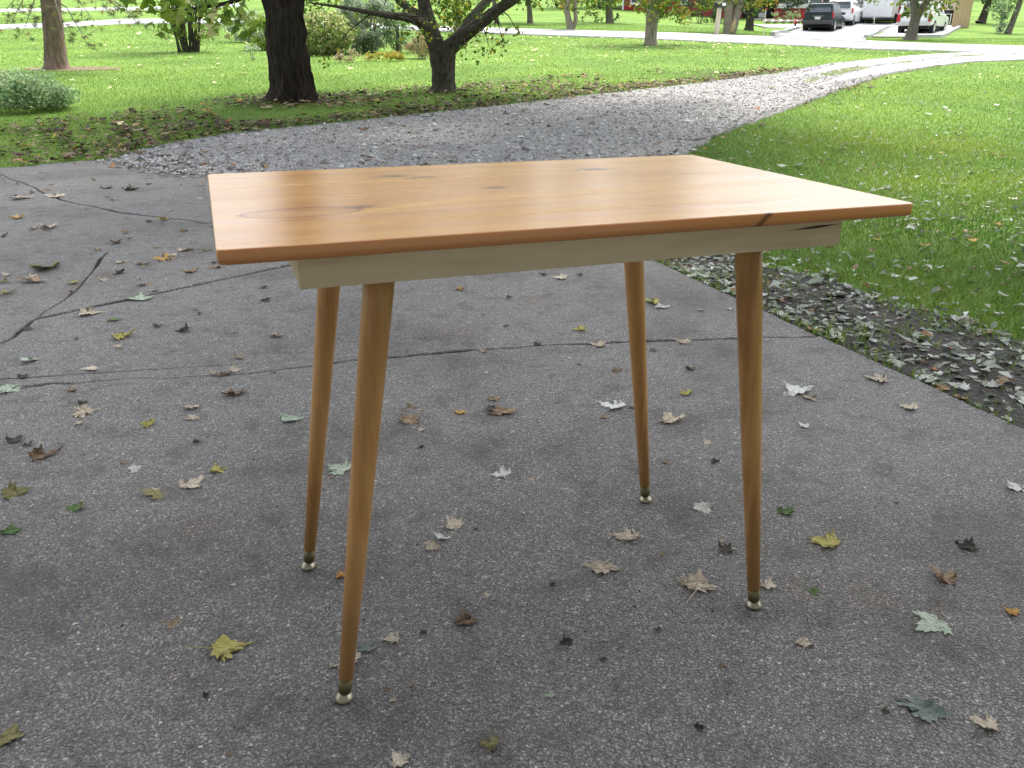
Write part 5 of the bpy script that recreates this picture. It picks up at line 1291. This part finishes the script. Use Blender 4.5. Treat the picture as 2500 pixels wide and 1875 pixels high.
def window(u0, v0, u1, v1, nx=1, nz=2):
    x0, z1 = HP(u0, v0); x1, z0 = HP(u1, v1); t = .07
    fr = MB()
    fr.box((x0, -.06, z0), (x0+t, -.004, z1)); fr.box((x1-t, -.06, z0), (x1, -.004, z1)); fr.box((x0+t, -.06, z1-t), (x1-t, -.004, z1)); fr.box((x0+t, -.06, z0), (x1-t, -.004, z0+t))
    for k in range(1, nz): zz = z0+(z1-z0)*k/nz; fr.box((x0+t, -.055, zz-.025), (x1-t, -.005, zz+.025))
    wn = fr.build('window', MAT['white_trim'], house)
    for k in range(nz):
        MB().box((x0+t+.003, -.03, z0+(z1-z0)*k/nz+.03), (x1-t-.003, -.02, z0+(z1-z0)*(k+1)/nz-.03)).build('pane', MAT['glass_dark'], wn)
    MB().box((x0-.06, -.12, z0-.07), (x1+.06, -.003, z0-.003)).build('sill', MAT['white_trim'], wn)
window(1541, -28, 1562, 9, 1, 2); window(1664, -28, 1678, 10, 1, 2); window(1906, -30, 1936, 12); window(1939, -30, 1974, 12); window(1979, -30, 2007, 14); window(2206, -30, 2228, 14)
hrect(MB(), 1896, 14, 2007, 20, -.07, -.004).build('trim_band', MAT['white_trim'], house)
# porch: step, floor, door, post
hrect(MB(), 1829, 46, 1890, 52, -1.3, 1.19, -.6).build('porch_floor', MAT['post_wood'], house)
hrect(MB(), 1833, 52.3, 1892, 58, -1.9, -1.31, -1.5, -1.2).build('step', MAT['post_wood'], house)
dr = hrect(MB(), 1850, -10, 1872, 44, 1.12, 1.19, 1.1).build('door', MAT['blue_door'], house)
hrect(MB(), 1853, 30, 1869, 43, 1.08, 1.115, 1.1).build('door_panel', MAT['white_trim'], dr)
hrect(MB(), 1836, -40, 1839.5, 46, -1.2, -1.1, -1.1).build('porch_post', MAT['white_trim'], house)
# garage door of panels, with four windows
x0, _ = HP(2039.5, 0); x1, _ = HP(2176.5, 0); gz0 = -.02
gd = MB().box((x0, .06, gz0-.6), (x1, .16, 2.5)).build('garage_door', MAT['door_grey'], house)
gd['label'] = 'grey garage door with a row of small windows'
nz = 4; hz_ = 2.42/nz
for r_ in range(nz):
    for c_ in range(8):
        xa = x0+.04+(x1-x0-.08)*c_/8; xb = x0+.04+(x1-x0-.08)*(c_+1)/8
        MB().box((xa+.06, .035, gz0+hz_*r_+.06), (xb-.06, .058, gz0+hz_*(r_+1)-.06), .01).build('panel', MAT['door_grey'], gd)
for (a, b) in ((2045, 2057), (2061, 2073.5), (2079, 2091), (2095, 2107)):
    wx0, wz1 = HP(a, -6); wx1, wz0 = HP(b, 11)
    wn = MB().box((wx0, .01, wz0), (wx1, .03, wz1)).build('window', MAT['white_trim'], gd)
    for i in range(2):
        for j in range(2):
            xa = wx0+(wx1-wx0)*i/2; xb = wx0+(wx1-wx0)*(i+1)/2; za = wz0+(wz1-wz0)*j/2; zb_ = wz0+(wz1-wz0)*(j+1)/2
            MB().box((xa+.03, -.002, za+.03), (xb-.03, .008, zb_-.03)).build('pane', MAT['glass_dark'], wn)
wallbox(2039.3, 2176.7, .01, .2, 2.52, 'red_siding', 'wall', ZT)
# rocks edging the flower bed
rk0 = None
for k in range(15):
    u = 1868+k*6.3; v = 55+1.2*math.sin(k*2.1); q = G(u/K, v/K); bm = bmesh.new(); bmesh.ops.create_icosphere(bm, subdivisions=2, radius=1)
    for p in bm.verts:
        f = .75+.5*float(fbm(p.co.x*1.3+k*3, p.co.y*1.3, p.co.z*1.3, 17)); p.co = (p.co.x*.17*f, p.co.y*.14*f, p.co.z*.12*f)
    me = bpy.data.meshes.new('edging_rock'); bm.to_mesh(me); bm.free(); me.materials.append(MAT['bark_pale'] if k % 3 else MAT['white_trim'])
    o = bpy.data.objects.new('edging_rock', me); COL.objects.link(o); o.location = (q[0], q[1], q[2]+.07); tag(o, 'pale rock edging the flower bed below the red wall', 'rock', 'rocks edging the flower bed')

# ------------------------------------------------------------------ vehicles
def wheel(parent, x, y, r, wd, rim_mat='chrome'):
    s = 1 if x > 0 else -1
    w_ = MB().lathe([(r*.62, -wd/2), (r*.93, -wd/2), (r, -wd*.35), (r, wd*.35), (r*.93, wd/2), (r*.62, wd/2)], 20, (x, y, r), 'x').build('wheel', MAT['rubber'], parent, False)
    w_.data.update()
    MB().lathe([(.02, -.02), (r*.58, -.02), (r*.61, 0), (r*.58, .02), (.02, .03)], 16, (x+s*wd*.45, y, r), 'x').build('rim', MAT[rim_mat], w_)
    return w_
def suv(name, label, pos, rot, paint, wd=1.84, ln=4.6, hgt=1.74, older=True):
    t = thing(name, label, 'car', pos, rot)
    h2 = wd/2
    lower = [(0.02, .42), (.0, .62), (.06, .98), (.25, 1.04), (ln-1.35, 1.06), (ln-.25, .9), (ln, .72), (ln, .36), (ln-.2, .3), (.2, .34)]
    MB().extr(lower, -h2, h2, .07).build('body', MAT[paint], t, True, .0).data.polygons.foreach_set('use_smooth', [False]*200) if False else MB().extr(lower, -h2, h2, .07).build('body', MAT[paint], t)
    up = [(.08, 1.0), (.42, hgt-.1), (.62, hgt-.02), (2.3, hgt), (2.75, hgt-.05), (ln-1.15, 1.0)]
    cab = MB().extr(up, -h2+.05, h2-.05, .06, .2).build('cabin', MAT[paint], t)
    # glass: rear, sides, windscreen
    k = (hgt-1.0); xw = h2-.2
    MB().add([(-xw, .135, 1.1), (xw, .135, 1.1), (xw-.1, .36, hgt-.17), (-xw+.1, .36, hgt-.17), (-xw, .085, 1.1), (xw, .085, 1.1), (xw-.1, .325, hgt-.17), (-xw+.1, .325, hgt-.17)], [(0, 1, 2, 3), (4, 5, 6, 7), (0, 1, 5, 4), (1, 2, 6, 5), (2, 3, 7, 6), (3, 0, 4, 7)]).build('rear_window', MAT['glass_dark'], t)
    MB().add([(-xw, ln-1.26, 1.06), (xw, ln-1.26, 1.06), (xw-.1, 2.86, hgt-.1), (-xw+.1, 2.86, hgt-.1), (-xw, ln-1.2, 1.08), (xw, ln-1.2, 1.08), (xw-.1, 2.92, hgt-.08), (-xw+.1, 2.92, hgt-.08)], [(0, 1, 2, 3), (4, 5, 6, 7), (0, 1, 5, 4), (1, 2, 6, 5), (2, 3, 7, 6), (3, 0, 4, 7)]).build('windscreen', MAT['glass_dark'], t)
    for s in (-1, 1):
        for (a, b) in ((.5, 1.25), (1.33, 2.15), (2.23, 3.0)):
            za, zb_ = 1.1, hgt-.16; xx = lambda z: s*((h2-.05)*(1-.2*(z-1.0)/(hgt-1.0))+.008)
            bt = b if b < 3 else 2.72
            MB().add([(xx(za), a, za), (xx(za), b, za), (xx(zb_), bt, zb_), (xx(zb_), a+.08, zb_), (xx(za)-s*.02, a, za), (xx(za)-s*.02, b, za), (xx(zb_)-s*.02, bt, zb_), (xx(zb_)-s*.02, a+.08, zb_)], [(0, 1, 2, 3), (4, 5, 6, 7), (0, 1, 5, 4), (1, 2, 6, 5), (2, 3, 7, 6), (3, 0, 4, 7)]).build('side_window', MAT['glass_dark'], t)
        MB().box((s*h2-.09 if s > 0 else -h2-.012, -.015, .78), (s*h2+.012 if s > 0 else -h2+.09, .12, 1.08), .015).build('tail_light', MAT['red_lens'], t)
        MB().box((min(s*(h2-.02), s*(h2+.2)), ln-1.75, 1.02), (max(s*(h2-.02), s*(h2+.2)), ln-1.62, 1.18), .03).build('side_mirror', MAT[paint if not older else 'plastic_grey'], t)
        MB().tube([(s*(h2-.3), .55, hgt-.03), (s*(h2-.3), .6, hgt+.05), (s*(h2-.3), 2.3, hgt+.05), (s*(h2-.3), 2.4, hgt-.02)], .02, 6).build('roof_rail', MAT['plastic_grey'], t)
        for y in (.85, ln-.9): wheel(t, s*(h2-.1), y, .36, .23)
    MB().box((-h2+.03, -.1, .42), (h2-.03, .12, .66), .05).build('rear_bumper', MAT['plastic_grey'] if older else MAT[paint], t)
    MB().box((-.3, -.02, .86), (.3, .03, .9)).build('trim_strip', MAT['chrome'], t)
    MB().box((-.16, -.02, .7), (.16, .015, .84)).build('number_plate', MAT['white_trim'], t)
    MB().box((-h2+.2, .1, hgt-.08), (h2-.2, .3, hgt-.03), .01).build('spoiler', MAT[paint], t)
    MB().box((-h2+.15, .4, .24), (h2-.15, ln-.4, .36)).build('underbody', MAT['rubber'], t)
    return t
def at_ground(u, v): q = G(u/K, v/K); return q
def at_depth(u, y):
    q = PD(u/K, 70/K, y); q[2] = float(T(q[0], q[1])); return q
CH = -math.radians(29)
sq = at_depth(1993, 55.5); suv('dark_car', 'dark green sport utility car parked with its rear towards the road', sq, CH, 'car_green', 1.82, 4.5, 1.68)
wq = at_depth(2041, 60.8); suv('white_car', 'white sport utility car parked ahead of the dark green one', wq, CH, 'car_white', 1.85, 4.6, 1.66, False)
# pickup with bed cap
tq = at_depth(2228, 53.5)
pk = thing('pickup_truck', 'white pickup truck with a bed cap behind the forked tree', 'truck', tq, -math.radians(35))
MB().extr([(0, .62), (.02, 1.12), (2.1, 1.14), (2.12, 1.16), (4.1, 1.16), (5.3, 1.06), (5.4, .6), (5.2, .48), (.1, .5)], -.96, .96, .05).build('body', MAT['car_white'], pk)
MB().extr([(.06, 1.13), (.26, 1.78), (2.0, 1.82), (2.05, 1.15)], -.9, .9, .05, .12).build('bed_cap', MAT['car_white'], pk)
MB().extr([(2.12, 1.15), (2.35, 1.86), (3.3, 1.86), (4.0, 1.15)], -.9, .9, .05, .14).build('cab', MAT['car_white'], pk)
MB().add([(-.62, .045, 1.27), (.62, .045, 1.27), (.55, .19, 1.66), (-.55, .19, 1.66), (-.62, .09, 1.27), (.62, .09, 1.27), (.55, .23, 1.66), (-.55, .23, 1.66)], [(0, 1, 2, 3), (4, 5, 6, 7), (0, 1, 5, 4), (1, 2, 6, 5), (2, 3, 7, 6), (3, 0, 4, 7)]).build('rear_window', MAT['glass_dark'], pk)
MB().box((-.72, -.025, .68), (.72, -.002, 1.08), .01).build('tailgate', MAT['car_white'], pk)
MB().box((-.95, -.2, .46), (.95, .0, .62), .03).build('rear_bumper', MAT['chrome'], pk)
MB().box((-.14, -.22, .5), (.14, -.202, .59)).build('number_plate', MAT['white_trim'], pk)
for s in (-1, 1):
    MB().box((min(s*.76, s*.95), -.04, .68), (max(s*.76, s*.95), .01, 1.08), .01).build('tail_light', MAT['red_lens'], pk)
    for (a, b, a2, b2) in ((.5, 1.85, .55, 1.8), (2.5, 3.2, 2.55, 3.1)):
        xx = lambda z: s*(.9*(1-.13*(z-1.14)/.7)+.008)
        MB().add([(xx(1.26), a, 1.26), (xx(1.26), b, 1.26), (xx(1.7), b2, 1.7), (xx(1.7), a2, 1.7), (xx(1.26)-s*.02, a, 1.26), (xx(1.26)-s*.02, b, 1.26), (xx(1.7)-s*.02, b2, 1.7), (xx(1.7)-s*.02, a2, 1.7)], [(0, 1, 2, 3), (4, 5, 6, 7), (0, 1, 5, 4), (1, 2, 6, 5), (2, 3, 7, 6), (3, 0, 4, 7)]).build('side_window', MAT['glass_dark'], pk)
    MB().box((min(s*.93, s*1.2), 3.55, 1.2), (max(s*.93, s*1.2), 3.68, 1.42), .03).build('side_mirror', MAT['black_paint'], pk)
    for y in (1.1, 4.4): wheel(pk, s*.85, y, .4, .26)
MB().box((-.8, .3, .3), (.8, 5.0, .5)).build('underbody', MAT['rubber'], pk)
# cargo trailer
cq_ = at_depth(2134, 62.6)
ct = thing('cargo_trailer', 'white enclosed cargo trailer parked at the garage door', 'trailer', cq_, CH)
MB().box((-.98, .3, .42), (.98, 3.6, 2.4), .1).build('box', MAT['car_white'], ct)
MB().box((-1.02, .25, .3), (1.02, 3.65, .42)).build('frame', MAT['black_paint'], ct)
for s in (-1, 1):
    MB().tube([(s*.55, .3, .34), (0, -.75, .34)], .035, 6).build('tongue', MAT['black_paint'], ct)
    wheel(ct, s*1.1, 2.0, .33, .2, 'white_trim')
    MB().box((min(s*1.0, s*1.24), 1.5, .66), (max(s*1.0, s*1.24), 2.5, .72), .02).build('fender', MAT['black_paint'], ct)
    MB().box((min(s*.985, s*1.01), .28, .45), (max(s*.985, s*1.01), .36, 2.3)).build('corner_strip', MAT['chrome'], ct)
MB().tube([(0, -.55, .05), (0, -.55, .8)], .03, 8).build('jack', MAT['chrome'], ct)
MB().box((-.12, -.62, .02), (.12, -.4, .06)).build('jack_foot', MAT['chrome'], ct)
MB().box((-.06, -.9, .3), (.06, -.7, .4), .01).build('coupler', MAT['chrome'], ct)
# quad bike
aq = at_depth(2078, 63.5)
at_ = thing('quad_bike', 'black and red quad bike parked beside the white trailer', 'quad bike', aq, CH)
MB().extr([(.1, .5), (.15, .75), (.7, .85), (1.2, .8), (1.75, .75), (1.8, .5), (1.2, .35), (.5, .35)], -.2, .2, .04).build('body', MAT['black_paint'], at_)
MB().extr([(.35, .84), (.4, .95), (1.0, .93), (1.1, .84)], -.16, .16, .03).build('seat', MAT['rubber'], at_)
for s in (-1, 1):
    MB().extr([(0, .62), (.05, .74), (.6, .76), (.7, .6), (.62, .6), (.55, .68), (.1, .66)], min(s*.2, s*.56), max(s*.2, s*.56), .02).build('fender', MAT['plastic_grey'], at_)
    MB().extr([(1.2, .6), (1.25, .76), (1.75, .74), (1.85, .55), (1.78, .55), (1.7, .66), (1.3, .67)], min(s*.2, s*.54), max(s*.2, s*.54), .02).build('fender', MAT['plastic_grey'], at_)
    MB().box((min(s*.22, s*.36), -.02, .6), (max(s*.22, s*.36), .03, .7)).build('tail_light', MAT['red_lens'], at_)
    for y in (.35, 1.5): wheel(at_, s*.44, y, .3, .26, 'black_paint')
    MB().tube([(0, 1.15, .85), (s*.08, 1.1, 1.08), (s*.4, 1.0, 1.12)], .018, 6).build('handlebar', MAT['black_paint'], at_)
for x in (-.3, -.1, .1, .3): MB().tube([(x, -.02, .82), (x, .5, .82)], .014, 5).build('rack_bar', MAT['black_paint'], at_)
MB().box((-.1, -.05, .56), (.1, -.02, .66)).build('reflector', MAT['red_lens'], at_)
# white plastic chair by the trailer
cq2 = at_depth(2098, 65.2)
wc = thing('plastic_chair', 'white plastic chair between the quad bike and the trailer', 'chair', cq2, CH+.5)
MB().box((-.24, -.22, .4), (.24, .22, .44), .012).build('seat', MAT['white_plastic'], wc)
MB().add([(-.23, .2, .44), (.23, .2, .44), (.22, .32, .9), (-.22, .32, .9), (-.23, .23, .44), (.23, .23, .44), (.22, .35, .9), (-.22, .35, .9)], [(0, 1, 2, 3), (4, 5, 6, 7), (0, 1, 5, 4), (1, 2, 6, 5), (2, 3, 7, 6), (3, 0, 4, 7)]).build('backrest', MAT['white_plastic'], wc)
for x in (-.21, .21):
    for y in (-.19, .19): MB().tube([(x*1.1, y*1.1, 0), (x, y, .42)], .022, 6).build('leg', MAT['white_plastic'], wc)
    MB().tube([(x*1.05, -.2, .42), (x*1.1, -.2, .62), (x*1.1, .2, .65), (x, .24, .62)], .02, 6).build('armrest', MAT['white_plastic'], wc)
# mailbox
mq = G(1547, 75)
mb_ = thing('mailbox', 'black mailbox on a pale leaning wooden post by the road', 'mailbox', mq, .35)
MB().add([(-.07, -.07, -.1), (.07, -.07, -.1), (.07, .07, -.1), (-.07, .07, -.1), (-.02, -.06, 1.0), (.12, -.06, 1.0), (.12, .06, 1.0), (-.02, .06, 1.0)], [(0, 3, 2, 1), (4, 5, 6, 7), (0, 1, 5, 4), (1, 2, 6, 5), (2, 3, 7, 6), (3, 0, 4, 7)]).build('post', MAT['post_wood'], mb_)
prf = [(-.11, 0), (.11, 0)]+[(.11*math.cos(a), .15+.11*math.sin(a)) for a in [math.pi*k/10 for k in range(11)]]
mbx = MB(); vs = [(.05+x, y, 1.0+z) for y in (-.3, .26) for x, z in prf]; n_ = len(prf)
mbx.add(vs, [tuple(range(n_)), tuple(range(2*n_-1, n_-1, -1))]+[(k, (k+1) % n_, n_+(k+1) % n_, n_+k) for k in range(n_)])
bx = mbx.build('box', MAT['black_paint'], mb_)
MB().box((-.03, -.306, 1.06), (.13, -.3005, 1.17)).build('door_plate', MAT['white_trim'], bx)
MB().box((.165, -.1, 1.1), (.175, -.06, 1.36)).build('flag', MAT['black_paint'], bx)
# reflector stake and lantern
kq = G(1862/K, 90/K); rs = thing('driveway_stake', 'thin stake with a red reflector at the driveway corner', 'stake', kq)
MB().tube([(0, 0, -.1), (0.02, 0, 1.0)], .018, 6).build('rod', MAT['post_wood'], rs)
MB().lathe([(.01, 0), (.06, .005), (.06, .02), (.01, .025)], 12, (.02, -.02, 1.02), 'z').build('reflector', MAT['red_lens'], rs)
kq = G(1941/K, 65/K); gl_ = thing('garden_lantern', 'small red capped garden lantern on the walk by the rocks', 'lantern', kq)
MB().lathe([(.1, 0), (.1, .04), (.07, .06), (.07, .14), (.11, .16), (.11, .19)], 12).build('base', MAT['black_paint'], gl_, True)
MB().lathe([(.1, .19), (.12, .24), (.06, .38), (.01, .44)], 12).build('cap', MAT['red_lens'], gl_, True)
# wound on the twin trunk
tb = [o for o in bpy.data.objects if o.name == 'mailbox_tree'][0]
ws = spp(tb.location)
MB().tube([tuple(local(tb, PD(1580, 70, tb.location.y-.14))), tuple(local(tb, PD(1583, 58, tb.location.y-.16))), tuple(local(tb, PD(1588, 42, tb.location.y-.13)))], [5*ws, 6*ws, 3*ws], 10).build('bark_wound', MAT['gold_wound'], tb)
# lean-to, fence, building at the right
lq = at_depth(2304, 62.5)
ls = thing('lean_to', 'dark brown lean to shelter behind the white pickup', 'shed', lq+np.array([0, .6, 0]), CH)
MB().add([(-1.1, 0, 1.0), (1.25, 0, .95), (1.35, 1.6, 1.95), (-1.2, 1.6, 2.0), (-1.1, 0, .92), (1.25, 0, .87), (1.35, 1.6, 1.87), (-1.2, 1.6, 1.92)], [(0, 1, 2, 3), (4, 5, 6, 7), (0, 1, 5, 4), (1, 2, 6, 5), (2, 3, 7, 6), (3, 0, 4, 7)]).build('roof', MAT['brown_tarp'], ls)
for x in (-1.0, 1.1):
    MB().box((x-.05, .1, -.1), (x+.05, .2, .95)).build('post', MAT['brown_tarp'], ls)
MB().box((-1.15, 1.5, -.1), (1.25, 1.58, 1.9)).build('back_wall', MAT['shade_inside'], ls)
fq = at_depth(2303, 62.9); ft = thing('folding_table', 'small white table under the brown shelter', 'table', fq, CH)
MB().box((-.4, -.25, .62), (.4, .25, .66), .01).build('tabletop', MAT['white_plastic'], ft)
for x in (-.34, .34):
    for y in (-.2, .2): MB().tube([(x, y, 0), (x, y, .62)], .018, 6).build('leg', MAT['chrome'], ft)
nq = at_depth(2326, 60); fe = thing('wooden_fence', 'tan board fence panel standing at the edge of the truck pad', 'fence', nq, CH+.55)
for k in range(7):
    x = k*.15; MB().box((x, -.012, -.1), (x+.143, .012, 1.85+.02*math.sin(k*3)), .003).build('board', MAT['tan_wood'], fe)
MB().box((-.08, .014, -.1), (.0, .1, 1.9), .004).build('post', MAT['tan_wood'], fe)
for z in (.3, 1.5): MB().box((.0, .014, z), (1.05, .06, z+.09), .004).build('rail', MAT['tan_wood'], fe)
ob = G(2300/K, 58/K)+np.array([6.5, 16, 0]); ob[2] = float(T(ob[0], ob[1]))
og = thing('peach_building', 'peach coloured building partly seen behind the lean to', 'building', ob, -HA)
MB().box((-6, 0, -1), (1.5, 6, 4.2)).build('wall', MAT['peach_wall'], og)
MB().add([(-6.4, -.5, 4.2), (1.9, -.5, 4.2), (1.9, 6.5, 4.2), (-6.4, 6.5, 4.2), (-6.4, 3, 6), (1.9, 3, 6)], [(0, 1, 2, 3), (0, 1, 5, 4), (2, 3, 4, 5), (0, 4, 3), (1, 2, 5)]).build('roof', MAT['roof'], og)
# white garage far left
wgq = PD(175/K, 17/K, 92.0); wgq[2] = float(T(wgq[0], wgq[1]))
wg = thing('white_garage', 'white garage beyond the far lane at the upper left', 'building', wgq, .15)
MB().box((-4.5, 0, -2), (4.5, 6, 3)).build('wall', MAT['white_trim'], wg)
MB().add([(-4.9, -.4, 3), (4.9, -.4, 3), (4.9, 6.4, 3), (-4.9, 6.4, 3), (-4.9, 3, 5), (4.9, 3, 5)], [(0, 1, 2, 3), (0, 1, 5, 4), (2, 3, 4, 5), (0, 4, 3), (1, 2, 5)]).build('roof', MAT['roof'], wg)
MB().box((-2.5, -.06, -2), (2.5, -.005, 2.2)).build('garage_door', MAT['door_grey'], wg)
# kerb edging of the pad
def kerb(pts, name='kerb'):
    m = MB(); P_ = resample(KP(*pts), .6)
    for a, b in zip(P_[:-1], P_[1:]):
        d = (b-a)/np.linalg.norm(b-a); nn = np.array([-d[1], d[0]])*.09; z0, z1 = float(T(*a)), float(T(*b))
        c = [a-nn, b-nn, b+nn, a+nn]; zz = [z0, z1, z1, z0]
        m.add([(p[0], p[1], z-.05) for p, z in zip(c, zz)]+[(p[0], p[1], z+.14) for p, z in zip(c, zz)], [(0, 3, 2, 1), (4, 5, 6, 7), (0, 1, 5, 4), (1, 2, 6, 5), (2, 3, 7, 6), (3, 0, 4, 7)])
    o = m.build(name, MAT['road']); o['kind'] = 'structure'
kerb(((2113, 93), (2140, 80), (2168, 67))); kerb(((2236, 92), (2296, 91), (2318, 81), (2345, 66)))
kerb(((1886, 86), (1915, 78), (1948, 70)))
# far wood closing the view
fw = []
for k in range(64):
    x = -130+k*3.7+rng.normal(0, 1.2); y = 112+rng.uniform(-8, 14)
    if abs(x-(-46)) < 7: continue
    mid_ = -31 < x < 26; h_ = rng.uniform(15, 20) if mid_ else rng.uniform(5, 9) if x < 0 else rng.uniform(3, 5); z0 = float(T(x, y))
    fw.append(clump_points(900 if mid_ else 380, (x, y, z0+h_*.52), (3.8, 3.2, h_*.5), 40 if mid_ else 20, 1.5, .1))
fo = bpy.data.objects.new('far_wood', leaves_mesh('far_wood', np.vstack(fw), .75, MAT['leaf_dark'], None, .9)); COL.objects.link(fo)
tag(fo, 'dark belt of trees closing the view behind the far lawn', 'trees', None, 'stuff')

# ------------------------------------------------------------------ unseen garage added behind the camera to shade the near concrete
gh = thing('garage', 'unseen garage front added behind the photographer to shade the near concrete', 'building', (0, -1.0, 0), .1)
MAT['grey_siding'] = siding_mat('grey_siding', (.2, .19, .18))
MB().box((-7.5, -6.5, -.1), (7.0, -.0, 2.75)).build('wall', MAT['grey_siding'], gh)
MB().add([(-7.9, .95, 2.55), (7.4, .95, 2.55), (7.4, -7.0, 2.6), (-7.9, -7.0, 2.6), (-7.9, -3.2, 4.6), (7.4, -3.2, 4.6)], [(0, 1, 2, 3), (0, 1, 5, 4), (2, 3, 4, 5), (0, 4, 3), (1, 2, 5)]).build('roof', MAT['roof'], gh)
gdr = MB().box((-2.6, .004, -.05), (2.4, .06, 2.2)).build('garage_door', MAT['door_grey'], gh)
for r_ in range(4):
    for c_ in range(6):
        MB().box((-2.55+c_*.825, .062, .03+r_*.53), (-1.82+c_*.825, .08, .47+r_*.53), .01).build('panel', MAT['door_grey'], gdr)
